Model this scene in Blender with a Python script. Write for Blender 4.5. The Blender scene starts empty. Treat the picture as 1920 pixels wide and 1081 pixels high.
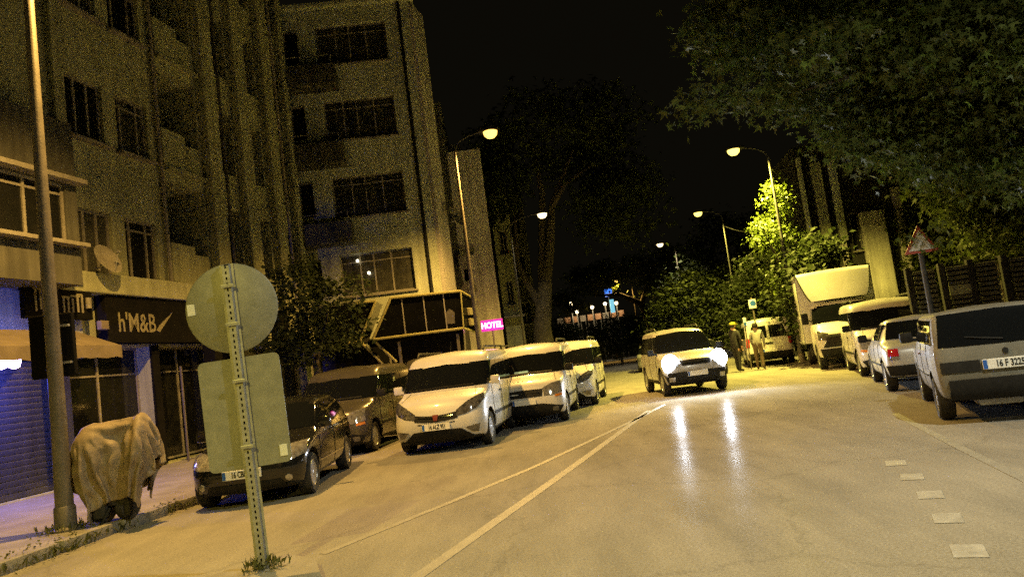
import bpy, bmesh, math, random
import numpy as np
from mathutils import Vector, Matrix
from mathutils.bvhtree import BVHTree

random.seed(7)
RNG = np.random.default_rng(7)
R = math.radians
S = bpy.context.scene
C = S.collection

# ------------------------------------------------------------------ camera
FPX, ROLL, EYE = 1387.0, R(7.5), 1.55
PITCH = math.atan(134 * math.cos(R(7.0)) / FPX)
fw = Vector((0, math.cos(PITCH), math.sin(PITCH)))
r0 = Vector((1, 0, 0)); u0 = Vector((0, -math.sin(PITCH), math.cos(PITCH)))
rv = r0 * math.cos(ROLL) - u0 * math.sin(ROLL)
uv = r0 * math.sin(ROLL) + u0 * math.cos(ROLL)
cd = bpy.data.cameras.new('camera'); cam = bpy.data.objects.new('camera', cd); C.objects.link(cam)
m = Matrix.Identity(4)
for i in range(3):
    m[i][0] = rv[i]; m[i][1] = uv[i]; m[i][2] = -fw[i]
m.translation = (0, 0, EYE)
cam.matrix_world = m
cd.sensor_width = 36; cd.lens = 36 * FPX / 1920; cd.clip_start = 0.05; cd.clip_end = 2000
S.camera = cam

# ------------------------------------------------------------------ night sky, exposure
w = bpy.data.worlds.new('World'); S.world = w; w.use_nodes = True
wn = w.node_tree.nodes; wl = w.node_tree.links
bg = wn['Background']
bg.inputs['Color'].default_value = (1.0, 0.86, 0.5, 1); bg.inputs['Strength'].default_value = 0.0034
S.view_settings.view_transform = 'Standard'; S.view_settings.look = 'None'
S.view_settings.exposure = 0.0; S.view_settings.gamma = 1.0
S.view_settings.use_curve_mapping = False
S.render.engine = 'CYCLES'
S.cycles.max_bounces = 5; S.cycles.diffuse_bounces = 2; S.cycles.glossy_bounces = 3
S.cycles.transparent_max_bounces = 6
S.cycles.sample_clamp_indirect = 4.0
S.cycles.use_denoising = False
S.cycles.use_adaptive_sampling = True; S.cycles.adaptive_threshold = 0.035; S.cycles.adaptive_min_samples = 24

# ------------------------------------------------------------------ materials
def mat(name, c1, c2=None, scale=6.0, rough=0.6, metal=0.0, bump=0.0, bscale=None, emit=None, estr=0.0,
        coat=0.0, detail=5, r2=None, spec=0.5, trans=None, streak=0.0):
    m = bpy.data.materials.new(name); m.use_nodes = True
    n = m.node_tree.nodes; l = m.node_tree.links
    p = n['Principled BSDF']
    p.inputs['Base Color'].default_value = (*c1, 1); p.inputs['Roughness'].default_value = rough
    p.inputs['Metallic'].default_value = metal
    p.inputs['Specular IOR Level'].default_value = spec
    if coat: p.inputs['Coat Weight'].default_value = coat; p.inputs['Coat Roughness'].default_value = 0.08
    if c2 or bump or r2:
        tc = n.new('ShaderNodeTexCoord')
        nz = n.new('ShaderNodeTexNoise'); nz.inputs['Scale'].default_value = scale
        nz.inputs['Detail'].default_value = detail; nz.inputs['Roughness'].default_value = 0.65
        l.new(tc.outputs['Object'], nz.inputs['Vector'])
        if c2:
            rp = n.new('ShaderNodeValToRGB')
            rp.color_ramp.elements[0].position = 0.33; rp.color_ramp.elements[1].position = 0.68
            rp.color_ramp.elements[0].color = (*c1, 1); rp.color_ramp.elements[1].color = (*c2, 1)
            l.new(nz.outputs['Fac'], rp.inputs['Fac']); l.new(rp.outputs['Color'], p.inputs['Base Color'])
            if streak:      # rain streaks and grime running down the wall
                mp = n.new('ShaderNodeMapping'); mp.inputs['Scale'].default_value = (2.6, 2.6, 0.16); l.new(tc.outputs['Object'], mp.inputs[0])
                sn = n.new('ShaderNodeTexNoise'); sn.inputs['Scale'].default_value = 1.3; sn.inputs['Detail'].default_value = 7; sn.inputs['Roughness'].default_value = .7
                l.new(mp.outputs[0], sn.inputs['Vector'])
                sr = n.new('ShaderNodeMapRange'); sr.inputs[1].default_value = .35; sr.inputs[2].default_value = .62; sr.inputs[3].default_value = 1 - streak; sr.inputs[4].default_value = 1.0
                l.new(sn.outputs['Fac'], sr.inputs[0])
                mm = n.new('ShaderNodeMixRGB'); mm.blend_type = 'MULTIPLY'; mm.inputs[0].default_value = 1
                l.new(rp.outputs['Color'], mm.inputs[1]); l.new(sr.outputs[0], mm.inputs[2]); l.new(mm.outputs[0], p.inputs['Base Color'])
        if r2:
            mr = n.new('ShaderNodeMapRange'); mr.inputs[1].default_value = 0.3; mr.inputs[2].default_value = 0.7
            mr.inputs[3].default_value = rough; mr.inputs[4].default_value = r2
            l.new(nz.outputs['Fac'], mr.inputs[0]); l.new(mr.outputs[0], p.inputs['Roughness'])
        if bump:
            nb = n.new('ShaderNodeTexNoise'); nb.inputs['Scale'].default_value = bscale or scale * 6
            nb.inputs['Detail'].default_value = 4
            l.new(tc.outputs['Object'], nb.inputs['Vector'])
            b = n.new('ShaderNodeBump'); b.inputs['Strength'].default_value = bump; b.inputs['Distance'].default_value = 0.02
            l.new(nb.outputs['Fac'], b.inputs['Height']); l.new(b.outputs['Normal'], p.inputs['Normal'])
    if emit:
        p.inputs['Emission Color'].default_value = (*emit, 1); p.inputs['Emission Strength'].default_value = estr
    if trans is not None:      # thin leaf: diffuse light passes through
        t = n.new('ShaderNodeBsdfTranslucent'); t.inputs['Color'].default_value = (*trans, 1)
        mx = n.new('ShaderNodeMixShader'); mx.inputs[0].default_value = 0.35
        l.new(p.outputs[0], mx.inputs[1]); l.new(t.outputs[0], mx.inputs[2])
        l.new(mx.outputs[0], n['Material Output'].inputs['Surface'])
    return m

def asphalt():
    m = bpy.data.materials.new('asphalt'); m.use_nodes = True
    n = m.node_tree.nodes; l = m.node_tree.links; p = n['Principled BSDF']
    tc = n.new('ShaderNodeTexCoord')
    def noise(s, d=5, rr=0.6, st=None):
        z = n.new('ShaderNodeTexNoise'); z.inputs['Scale'].default_value = s; z.inputs['Detail'].default_value = d
        z.inputs['Roughness'].default_value = rr
        if st:
            mp = n.new('ShaderNodeMapping'); mp.inputs['Scale'].default_value = st; mp.inputs['Rotation'].default_value = (0, 0, R(-14))
            l.new(tc.outputs['Object'], mp.inputs[0]); l.new(mp.outputs[0], z.inputs['Vector'])
        else: l.new(tc.outputs['Object'], z.inputs['Vector'])
        return z
    big = noise(0.35, 6, 0.6); fine = noise(45, 3, 0.8); streak = noise(1.6, 6, 0.65, (1.0, 0.22, 1))
    grit = noise(170, 2, 0.7)
    r1 = n.new('ShaderNodeValToRGB'); r1.color_ramp.elements[0].position = 0.3; r1.color_ramp.elements[1].position = 0.72
    r1.color_ramp.elements[0].color = (0.215, 0.205, 0.185, 1); r1.color_ramp.elements[1].color = (0.28, 0.268, 0.242, 1)
    l.new(big.outputs[0], r1.inputs[0])
    r2 = n.new('ShaderNodeValToRGB'); r2.color_ramp.elements[0].position = 0.35; r2.color_ramp.elements[1].position = 0.66
    r2.color_ramp.elements[0].color = (0.78, 0.78, 0.78, 1); r2.color_ramp.elements[1].color = (1.06, 1.05, 1.03, 1)
    l.new(streak.outputs[0], r2.inputs[0])
    r3 = n.new('ShaderNodeValToRGB'); r3.color_ramp.elements[0].position = 0.25; r3.color_ramp.elements[1].position = 0.75
    r3.color_ramp.elements[0].color = (0.62, 0.62, 0.62, 1); r3.color_ramp.elements[1].color = (1.32, 1.31, 1.29, 1)
    l.new(fine.outputs[0], r3.inputs[0])
    # cracks along cell borders, broken by noise
    vo = n.new('ShaderNodeTexVoronoi'); vo.feature = 'DISTANCE_TO_EDGE'; vo.inputs['Scale'].default_value = 0.32
    dis = noise(1.2, 5, 0.7); mv = n.new('ShaderNodeMixRGB'); mv.blend_type = 'ADD'; mv.inputs[0].default_value = 0.9
    l.new(tc.outputs['Object'], mv.inputs[1]); l.new(dis.outputs['Color'], mv.inputs[2]); l.new(mv.outputs[0], vo.inputs['Vector'])
    cr = n.new('ShaderNodeMapRange'); cr.inputs[1].default_value = 0.0; cr.inputs[2].default_value = 0.012
    cr.inputs[3].default_value = 0.84; cr.inputs[4].default_value = 1.0
    l.new(vo.outputs['Distance'], cr.inputs[0])
    a = n.new('ShaderNodeMixRGB'); a.blend_type = 'MULTIPLY'; a.inputs[0].default_value = 1
    b = n.new('ShaderNodeMixRGB'); b.blend_type = 'MULTIPLY'; b.inputs[0].default_value = 1
    c = n.new('ShaderNodeMixRGB'); c.blend_type = 'MULTIPLY'; c.inputs[0].default_value = 1
    l.new(r1.outputs[0], a.inputs[1]); l.new(r2.outputs[0], a.inputs[2])
    l.new(a.outputs[0], b.inputs[1]); l.new(r3.outputs[0], b.inputs[2])
    l.new(b.outputs[0], c.inputs[1]); l.new(cr.outputs[0], c.inputs[2])
    l.new(c.outputs[0], p.inputs['Base Color'])
    rr = n.new('ShaderNodeMapRange'); rr.inputs[1].default_value = 0.3; rr.inputs[2].default_value = 0.7
    rr.inputs[3].default_value = 0.18; rr.inputs[4].default_value = 0.30
    l.new(streak.outputs[0], rr.inputs[0]); l.new(rr.outputs[0], p.inputs['Roughness'])
    p.inputs['Specular IOR Level'].default_value = 0.11
    dfs = n.new('ShaderNodeBsdfDiffuse'); mxs = n.new('ShaderNodeMixShader'); mxs.inputs[0].default_value = 0.8
    l.new(c.outputs[0], dfs.inputs['Color']); l.new(p.outputs[0], mxs.inputs[1]); l.new(dfs.outputs[0], mxs.inputs[2])
    l.new(mxs.outputs[0], n['Material Output'].inputs['Surface'])
    gm = n.new('ShaderNodeMapRange'); gm.inputs[1].default_value = .38; gm.inputs[2].default_value = .62; gm.inputs[3].default_value = .945; gm.inputs[4].default_value = .98
    gz = noise(0.9, 7, 0.7, (1.0, 0.5, 1)); l.new(gz.outputs[0], gm.inputs[0]); l.new(gm.outputs[0], mxs.inputs[0])
    ad = n.new('ShaderNodeMath'); ad.operation = 'ADD'
    l.new(grit.outputs[0], ad.inputs[0]); l.new(cr.outputs[0], ad.inputs[1])
    bp = n.new('ShaderNodeBump'); bp.inputs['Strength'].default_value = 0.03; bp.inputs['Distance'].default_value = 0.006
    l.new(ad.outputs[0], bp.inputs['Height']); l.new(bp.outputs[0], p.inputs['Normal'])
    return m

M = {}
M['asphalt'] = asphalt()
M['soil'] = mat('soil', (0.04, 0.036, 0.028), (0.07, 0.06, 0.045), 0.6, 0.95, bump=0.5)
M['concrete'] = mat('concrete', (0.16, 0.15, 0.13), (0.26, 0.245, 0.22), 1.6, 0.85, bump=0.35, bscale=30)
M['kerb'] = mat('kerb', (0.15, 0.14, 0.12), (0.26, 0.25, 0.22), 4, 0.9, bump=0.5, bscale=25)
M['roadpaint'] = mat('roadpaint', (0.205, 0.195, 0.175), (0.275, 0.265, 0.24), 5, 0.55, detail=8, bump=0.2)
M['markpaint'] = mat('crossing_paint', (0.23, 0.22, 0.20), (0.36, 0.35, 0.325), 9, 0.55, detail=8, bump=0.2)
M['white'] = mat('white_paint', (0.52, 0.51, 0.48), (0.62, 0.61, 0.58), 1.6, 0.36, coat=0.5, r2=0.48)
M['greybeige'] = mat('grey_beige_paint', (0.36, 0.355, 0.345), (0.45, 0.445, 0.435), 2.0, 0.34, metal=0.2, coat=0.4)
M['silver'] = mat('silver_paint', (0.42, 0.42, 0.41), (0.5, 0.5, 0.49), 2.5, 0.34, metal=0.35, coat=0.5)
M['dustygrey'] = mat('dusty_grey_paint', (0.11, 0.105, 0.085), (0.17, 0.165, 0.135), 3, 0.5, coat=0.2, r2=0.7)
M['bronze'] = mat('bronze_paint', (0.10, 0.09, 0.065), (0.14, 0.125, 0.09), 2.5, 0.3, metal=0.5, coat=0.6)
M['black_paint'] = mat('black_paint', (0.010, 0.010, 0.010), (0.014, 0.014, 0.013), 3, 0.14, coat=0.3)
M['darkgrey_paint'] = mat('dark_grey_paint', (0.035, 0.035, 0.036), (0.05, 0.05, 0.05), 3, 0.3, coat=0.8)
M['glass'] = mat('car_glass', (0.006, 0.007, 0.008), None, rough=0.04, spec=0.55)
M['lamp_glass'] = mat('lamp_glass', (0.20, 0.19, 0.18), (0.55, 0.54, 0.5), 18, 0.08, metal=0.55, coat=1.0)
M['lamp_dark'] = mat('lamp_dark', (0.02, 0.02, 0.022), (0.22, 0.21, 0.2), 14, 0.08, metal=0.4, coat=1.0)
M['red_lamp'] = mat('red_lamp', (0.45, 0.02, 0.03), (0.3, 0.01, 0.015), 20, 0.12, coat=1.0)
M['orange_lamp'] = mat('orange_lamp', (0.6, 0.22, 0.03), None, rough=0.15, coat=1.0)
M['plastic'] = mat('black_plastic', (0.010, 0.010, 0.010), (0.018, 0.018, 0.017), 9, 0.65, bump=0.1, spec=0.2)
M['rubber'] = mat('rubber', (0.014, 0.014, 0.014), (0.028, 0.027, 0.025), 12, 0.85)
M['well'] = mat('wheel_well', (0.008, 0.008, 0.008), (0.014, 0.013, 0.012), 5, 0.95)
M['alloy'] = mat('alloy', (0.32, 0.32, 0.32), (0.42, 0.42, 0.41), 8, 0.35, metal=0.7)
M['chrome'] = mat('chrome', (0.6, 0.6, 0.58), (0.7, 0.7, 0.68), 10, 0.12, metal=1.0)
M['plate'] = mat('plate_white', (0.72, 0.72, 0.68), (0.8, 0.8, 0.76), 9, 0.4)
M['ink'] = mat('plate_ink', (0.012, 0.012, 0.012), (0.02, 0.02, 0.02), 9, 0.5)
M['plateblue'] = mat('plate_blue', (0.02, 0.10, 0.42), (0.03, 0.12, 0.46), 9, 0.4)
M['redbadge'] = mat('red_badge', (0.16, 0.03, 0.025), (0.22, 0.06, 0.05), 9, 0.3)
M['signback'] = mat('sign_back', (0.20, 0.205, 0.18), (0.27, 0.27, 0.235), 9, 0.55, metal=0.3, bump=0.05)
M['galv'] = mat('galvanised', (0.28, 0.28, 0.26), (0.42, 0.42, 0.39), 14, 0.45, metal=0.5)
M['post'] = mat('painted_post', (0.085, 0.075, 0.058), (0.14, 0.122, 0.095), 5, 0.55, bump=0.15)
M['sticker'] = mat('sticker', (0.62, 0.63, 0.58), (0.7, 0.7, 0.66), 20, 0.5)
M['plasterA'] = mat('plaster_ochre', (0.33, 0.34, 0.20), (0.46, 0.47, 0.285), 0.9, 0.9, bump=0.4, bscale=40, streak=.32)
M['plasterB'] = mat('plaster_cream', (0.45, 0.485, 0.34), (0.57, 0.605, 0.43), 0.8, 0.9, bump=0.4, bscale=40, streak=.32)
M['plasterC'] = mat('plaster_pale', (0.50, 0.475, 0.41), (0.62, 0.59, 0.51), 0.7, 0.9, bump=0.3, bscale=30, streak=.4)
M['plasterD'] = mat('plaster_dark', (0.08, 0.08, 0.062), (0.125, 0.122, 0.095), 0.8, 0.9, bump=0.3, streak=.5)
M['panecurt'] = mat('curtained_pane', (0.05, 0.05, 0.038), (0.11, 0.108, 0.08), 3.5, 0.2, streak=.6)
M['nightwall'] = mat('night_dark_wall', (0.025, 0.025, 0.02), (0.045, 0.044, 0.034), 0.8, 0.9, bump=0.3, streak=.5)  # night darkness painted in: near-black keeps these walls from showing
M['trim'] = mat('window_trim', (0.20, 0.185, 0.15), (0.30, 0.28, 0.23), 5, 0.6)
M['pane'] = mat('window_pane', (0.010, 0.011, 0.010), (0.016, 0.016, 0.014), 2, 0.08)
M['curtain'] = mat('curtain', (0.06, 0.055, 0.045), (0.10, 0.09, 0.075), 6, 0.8)
M['darkroom'] = mat('dark_recess', (0.035, 0.034, 0.03), (0.05, 0.048, 0.042), 2, 0.9)
M['shopdark'] = mat('shop_front_dark', (0.007, 0.007, 0.006), (0.011, 0.010, 0.009), 3, 0.8, spec=0.05)
M['shutter'] = mat('roller_shutter', (0.05, 0.052, 0.065), (0.08, 0.083, 0.10), 4, 0.45, metal=0.4)
M['awning'] = mat('awning_cloth', (0.15, 0.12, 0.085), (0.22, 0.18, 0.13), 3, 0.85, bump=0.15)
M['letter'] = mat('sign_letter', (0.20, 0.18, 0.10), (0.30, 0.27, 0.16), 8, 0.4)
M['tarp'] = mat('tarp', (0.17, 0.135, 0.09), (0.28, 0.225, 0.155), 5, 0.6, bump=0.3, bscale=14)
M['bark'] = mat('bark', (0.04, 0.035, 0.024), (0.09, 0.077, 0.055), 5, 0.95, bump=0.8, bscale=18)
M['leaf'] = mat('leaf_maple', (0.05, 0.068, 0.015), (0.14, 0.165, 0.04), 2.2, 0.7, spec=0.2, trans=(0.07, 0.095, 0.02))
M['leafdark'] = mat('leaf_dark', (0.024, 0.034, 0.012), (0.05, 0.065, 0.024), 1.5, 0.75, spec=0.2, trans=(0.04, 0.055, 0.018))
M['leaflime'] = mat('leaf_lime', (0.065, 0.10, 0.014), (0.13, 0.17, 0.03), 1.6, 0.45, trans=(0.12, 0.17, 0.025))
M['weed'] = mat('weed', (0.05, 0.065, 0.02), (0.12, 0.12, 0.045), 6, 0.8, trans=(0.07, 0.085, 0.02))
M['stripe'] = mat('yellow_trim', (0.26, 0.24, 0.09), (0.34, 0.31, 0.13), 7, 0.4)
M['kioskdark'] = mat('kiosk_panel', (0.004, 0.004, 0.004), (0.007, 0.007, 0.006), 3, 0.12, spec=0.25)
M['redsign'] = mat('sign_red', (0.40, 0.08, 0.06), (0.48, 0.11, 0.08), 12, 0.4)
M['whitesign'] = mat('sign_white', (0.7, 0.72, 0.72), (0.78, 0.8, 0.8), 12, 0.4)
M['wood'] = mat('fence_wood', (0.08, 0.08, 0.05), (0.14, 0.135, 0.085), 6, 0.8, bump=0.3)
M['signblue'] = mat('sign_blue', (0.02, 0.09, 0.34), (0.03, 0.11, 0.4), 12, 0.4)
M['skin'] = mat('skin', (0.36, 0.22, 0.15), (0.42, 0.27, 0.19), 12, 0.55)
M['hair'] = mat('hair', (0.012, 0.010, 0.008), (0.03, 0.025, 0.02), 30, 0.6)
M['cloth_pale'] = mat('cloth_pale', (0.26, 0.26, 0.25), (0.36, 0.36, 0.345), 8, 0.85)
M['cloth_sand'] = mat('cloth_sand', (0.11, 0.08, 0.05), (0.16, 0.12, 0.08), 8, 0.85)
M['cloth_dark'] = mat('cloth_dark', (0.014, 0.015, 0.017), (0.028, 0.029, 0.03), 8, 0.85)
M['hivis'] = mat('hivis', (0.45, 0.42, 0.03), (0.52, 0.48, 0.05), 8, 0.7)
M['blackpaper'] = mat('dark_mark', (0.02, 0.02, 0.02), (0.035, 0.035, 0.03), 8, 0.6)
M['bluepaper'] = mat('blue_paper', (0.18, 0.42, 0.62), (0.22, 0.48, 0.68), 8, 0.7)
M['cable'] = mat('cable', (0.03, 0.03, 0.03), (0.06, 0.06, 0.055), 8, 0.6)
M['stall'] = mat('stall_cloth', (0.34, 0.14, 0.05), (0.42, 0.24, 0.13), 0.6, 0.8)
M['e_headlight'] = mat('headlight_lit', (0.9, 0.9, 0.9), emit=(0.86, 0.92, 1.0), estr=45)
M['e_sodium'] = mat('lamp_sodium', (0.9, 0.8, 0.6), emit=(1.0, 0.58, 0.11), estr=3)
M['e_yellow'] = mat('lamp_yellow', (0.9, 0.85, 0.6), emit=(1.0, 0.74, 0.14), estr=3)
M['e_white'] = mat('lamp_white', (0.9, 0.9, 0.9), emit=(1.0, 0.74, 0.36), estr=4)
M['e_magenta'] = mat('hotel_panel', (0.5, 0.02, 0.3), emit=(0.75, 0.012, 0.42), estr=0.9)
M['e_letter'] = mat('hotel_letters', (0.9, 0.8, 0.9), emit=(1.0, 0.72, 0.95), estr=3.2)
M['e_blue'] = mat('blue_sign_lit', (0.1, 0.2, 0.8), emit=(0.05, 0.22, 1.0), estr=1.6)
M['e_cyan'] = mat('cyan_sign_lit', (0.3, 0.7, 0.8), emit=(0.3, 0.8, 1.0), estr=0.8)
M['e_violet'] = mat('violet_bulb', (0.6, 0.5, 0.9), emit=(0.55, 0.38, 1.0), estr=26)
M['e_shop'] = mat('shop_tube_lit', (0.9, 0.95, 0.9), emit=(0.8, 0.95, 1.0), estr=3)
M['e_room'] = mat('room_bulb_lit', (0.9, 0.9, 0.7), emit=(1.0, 0.9, 0.6), estr=6)

# ------------------------------------------------------------------ mesh helpers
class MB:
    def __init__(self): self.v = []; self.f = []
    def add(self, vs, fs):
        o = len(self.v); self.v += [tuple(p) for p in vs]; self.f += [tuple(i + o for i in f) for f in fs]; return self
    def box(self, c, s, rz=0.0, ry=0.0, rx=0.0):
        hx, hy, hz = s[0] / 2, s[1] / 2, s[2] / 2
        vs = [Vector((a * hx, b * hy, d * hz)) for d in (-1, 1) for b in (-1, 1) for a in (-1, 1)]
        if rz or ry or rx:
            q = Matrix.Rotation(rz, 3, 'Z') @ Matrix.Rotation(ry, 3, 'Y') @ Matrix.Rotation(rx, 3, 'X'); vs = [q @ p for p in vs]
        c = Vector(c)
        return self.add([p + c for p in vs], [(0, 2, 3, 1), (4, 5, 7, 6), (0, 1, 5, 4), (2, 6, 7, 3), (0, 4, 6, 2), (1, 3, 7, 5)])
    def bbox(self, c, s, b=0.02, rz=0.0):       # box with chamfered edges
        bm = bmesh.new(); bmesh.ops.create_cube(bm, size=1)
        bmesh.ops.scale(bm, vec=s, verts=bm.verts)
        bmesh.ops.bevel(bm, geom=bm.edges[:], offset=b, segments=2, affect='EDGES', profile=0.6)
        if rz: bmesh.ops.rotate(bm, cent=(0, 0, 0), matrix=Matrix.Rotation(rz, 3, 'Z'), verts=bm.verts)
        bmesh.ops.translate(bm, vec=c, verts=bm.verts)
        bm.verts.index_update()
        self.add([v.co[:] for v in bm.verts], [[v.index for v in f.verts] for f in bm.faces]); bm.free(); return self
    def tube(self, pts, rad, n=10, cap=True):
        pts = [Vector(p) for p in pts]
        if not hasattr(rad, '__len__'): rad = [rad] * len(pts)
        rings = []; up = None
        for i, p in enumerate(pts):
            d = (pts[min(i + 1, len(pts) - 1)] - pts[max(i - 1, 0)]).normalized()
            if up is None:
                up = Vector((1, 0, 0)) if abs(d.z) > 0.8 else Vector((0, 0, 1))
            a = (up - d * up.dot(d)).normalized(); b = d.cross(a); up = a
            rings.append([p + (a * math.cos(2 * math.pi * k / n) + b * math.sin(2 * math.pi * k / n)) * rad[i] for k in range(n)])
        vs = [q for r in rings for q in r]; fs = []
        for i in range(len(rings) - 1):
            for k in range(n):
                fs.append((i * n + k, i * n + (k + 1) % n, (i + 1) * n + (k + 1) % n, (i + 1) * n + k))
        if cap:
            fs.append(tuple(range(n))[::-1]); fs.append(tuple(range((len(rings) - 1) * n, len(rings) * n)))
        return self.add(vs, fs)
    def lathe(self, prof, c=(0, 0, 0), axis='z', n=20):
        vs = []; fs = []; k = len(prof)
        for i in range(n):
            t = 2 * math.pi * i / n; ca, sa = math.cos(t), math.sin(t)
            for (r, h) in prof:
                p = (r * ca, r * sa, h) if axis == 'z' else ((r * ca, h, r * sa) if axis == 'y' else (h, r * ca, r * sa))
                vs.append((p[0] + c[0], p[1] + c[1], p[2] + c[2]))
        for i in range(n):
            j = (i + 1) % n
            for q in range(k - 1):
                fs.append((i * k + q, j * k + q, j * k + q + 1, i * k + q + 1))
        if prof[0][0] > 1e-4: fs.append(tuple(i * k for i in range(n))[::-1])
        if prof[-1][0] > 1e-4: fs.append(tuple(i * k + k - 1 for i in range(n)))
        return self.add(vs, fs)
    def prism(self, poly, z0, z1):              # poly in xy
        n = len(poly)
        vs = [(x, y, z0) for x, y in poly] + [(x, y, z1) for x, y in poly]
        fs = [tuple(range(n))[::-1], tuple(range(n, 2 * n))] + [(i, (i + 1) % n, n + (i + 1) % n, n + i) for i in range(n)]
        return self.add(vs, fs)
    def prism_xz(self, poly, y0, y1):           # poly in xz, extruded along y
        n = len(poly)
        vs = [(x, y0, z) for x, z in poly] + [(x, y1, z) for x, z in poly]
        fs = [tuple(range(n)), tuple(range(n, 2 * n))[::-1]] + [((i + 1) % n, i, n + i, n + (i + 1) % n) for i in range(n)]
        return self.add(vs, fs)
    def mesh(self, name, m, smooth=False, ang=35):
        me = bpy.data.meshes.new(name); me.from_pydata(self.v, [], self.f); me.validate()
        bm = bmesh.new(); bm.from_mesh(me); bmesh.ops.recalc_face_normals(bm, faces=bm.faces); bm.to_mesh(me); bm.free()
        me.materials.append(M[m] if isinstance(m, str) else m)
        if smooth:
            me.polygons.foreach_set('use_smooth', [True] * len(me.polygons)); me.set_sharp_from_angle(angle=R(ang))
        return me
    def build(self, name, m, parent=None, smooth=False, ang=35):
        return link(name, self.mesh(name, m, smooth, ang), parent)

def link(name, me, parent=None, loc=None, rz=None):
    o = bpy.data.objects.new(name, me); C.objects.link(o)
    if parent is not None: o.parent = parent
    if loc is not None: o.location = loc
    if rz is not None: o.rotation_euler = (0, 0, rz)
    return o
def tag(o, label, cat, group=None):
    o['label'] = label; o['category'] = cat
    if group: o['group'] = group
    return o
def thing(name, label, cat, loc=(0, 0, 0), rz=0.0, group=None):
    return tag(link(name, None, None, loc, rz), label, cat, group)
def struct(o): o['kind'] = 'structure'; return o
def stuff(o): o['kind'] = 'stuff'; return o
def copy_tree(o, parent=None):
    c = o.copy(); C.objects.link(c); c.parent = parent
    for ch in list(o.children): copy_tree(ch, c)
    return c

_txt = {}
def text2d(s, size=1.0, bold=0.0):
    k = (s, size, bold)
    if k in _txt: return _txt[k]
    cu = bpy.data.curves.new('t', 'FONT'); cu.body = s; cu.size = size; cu.align_x = 'CENTER'; cu.align_y = 'CENTER'
    cu.resolution_u = 3; cu.offset = bold; cu.extrude = 0.002
    o = bpy.data.objects.new('t', cu); C.objects.link(o)
    dg = bpy.context.evaluated_depsgraph_get(); dg.update()
    me = bpy.data.meshes.new_from_object(o.evaluated_get(dg))
    vs = [v.co[:] for v in me.vertices]; fs = [tuple(p.vertices) for p in me.polygons]
    bpy.data.objects.remove(o); bpy.data.curves.remove(cu); bpy.data.meshes.remove(me)
    _txt[k] = (vs, fs); return _txt[k]
def lettering(name, s, size, O, Rt, Up, m, parent, sx=1.0, bold=0.0):
    vs, fs = text2d(s, size, bold); O, Rt, Up = Vector(O), Vector(Rt), Vector(Up); Nn = Rt.cross(Up)
    b = MB(); b.add([O + Rt * (p[0] * sx) + Up * p[1] + Nn * p[2] for p in vs], fs)
    return b.build(name, m, parent)

def resample(pts, n):
    pts = [Vector((p[0], p[1], 0)) for p in pts]
    if len(pts) == 1: return [pts[0]] * (n + 1)
    d = [0]
    for a, b in zip(pts, pts[1:]): d.append(d[-1] + (b - a).length)
    out = []
    for i in range(n + 1):
        t = d[-1] * i / n
        for k in range(len(pts) - 1):
            if t <= d[k + 1] + 1e-9:
                u = (t - d[k]) / max(1e-9, d[k + 1] - d[k]); out.append(pts[k].lerp(pts[k + 1], u)); break
    return out


# ------------------------------------------------------------------ ground, road, pavements
def sheet(name, pts, z, m):
    n = len(pts); b = MB(); b.add([(x, y, z) for x, y in pts], [tuple(range(n))]); return b.build(name, m)
struct(sheet('ground', [(-500, -100), (500, -100), (500, 900), (-500, 900)], -0.03, 'soil'))
LK = [(-6.2, -30), (-6.1, 4), (-5.95, 7), (-5.6, 9.8), (-5.15, 12.2), (-4.95, 15), (-4.6, 19), (-3.6, 24), (-1.0, 28), (1.0, 32), (2.6, 38), (4.6, 50), (7.0, 75), (12, 130), (22, 260), (60, 700)]
RK = [(8.0, -30), (8.3, 4), (8.7, 9), (9.7, 13), (10.7, 17), (11.6, 22), (12.4, 28), (13.2, 36), (14.6, 50), (17.5, 75), (23, 130), (34, 260), (80, 700)]
def strip(name, A, B, z, m):
    b = MB(); b.add([(x, y, z) for x, y in A + B[::-1]], [tuple(range(len(A) + len(B)))]); return b.build(name, m)
def resline(P, step):
    out = []
    for a, c in zip(P, P[1:]):
        n = max(1, int(math.hypot(c[0] - a[0], c[1] - a[1]) / step))
        out += [(a[0] + (c[0] - a[0]) * i / n, a[1] + (c[1] - a[1]) * i / n) for i in range(n)]
    return out + [P[-1]]
n_ = 60
def param(P, n):
    r = resample(P, n); return [(p.x, p.y) for p in r]
la, ra = param(LK, n_), param(RK, n_)
b = MB()
b.add([(x, y, 0) for p, q in zip(la, ra) for x, y in (p, q)], [(2 * i, 2 * i + 1, 2 * i + 3, 2 * i + 2) for i in range(n_)])
road = struct(b.build('road', 'asphalt'))
def painted(P, wd, name='lane_line', z=0.004):
    vs = []; fs = []
    for i, p in enumerate(P):
        a = Vector(P[max(0, i - 1)]); c = Vector(P[min(len(P) - 1, i + 1)]); d = (c - a).normalized(); nn = Vector((-d.y, d.x)) * wd / 2
        vs += [(p[0] + nn.x, p[1] + nn.y, z), (p[0] - nn.x, p[1] - nn.y, z)]
    fs = [(2 * i, 2 * i + 1, 2 * i + 3, 2 * i + 2) for i in range(len(P) - 1)]
    b = MB(); b.add(vs, fs); return b.build(name, 'roadpaint' if name == 'lane_line' else 'markpaint', road)
painted([(-2.07, 7.06), (-1.1, 8.76), (-.01, 10.8), (1.1, 13.2), (2.34, 15.9), (3.3, 18.2)], .10)
painted([(-2.0, 3.0), (-1.02, 5.84), (-.04, 8.71), (.8, 11.2), (1.75, 14.1), (2.74, 17.2)], .13)
painted([(2.9, 2.2), (4.11, 6.55), (4.53, 8.08), (5.19, 10.36), (5.5, 11.4)], .10)
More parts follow.
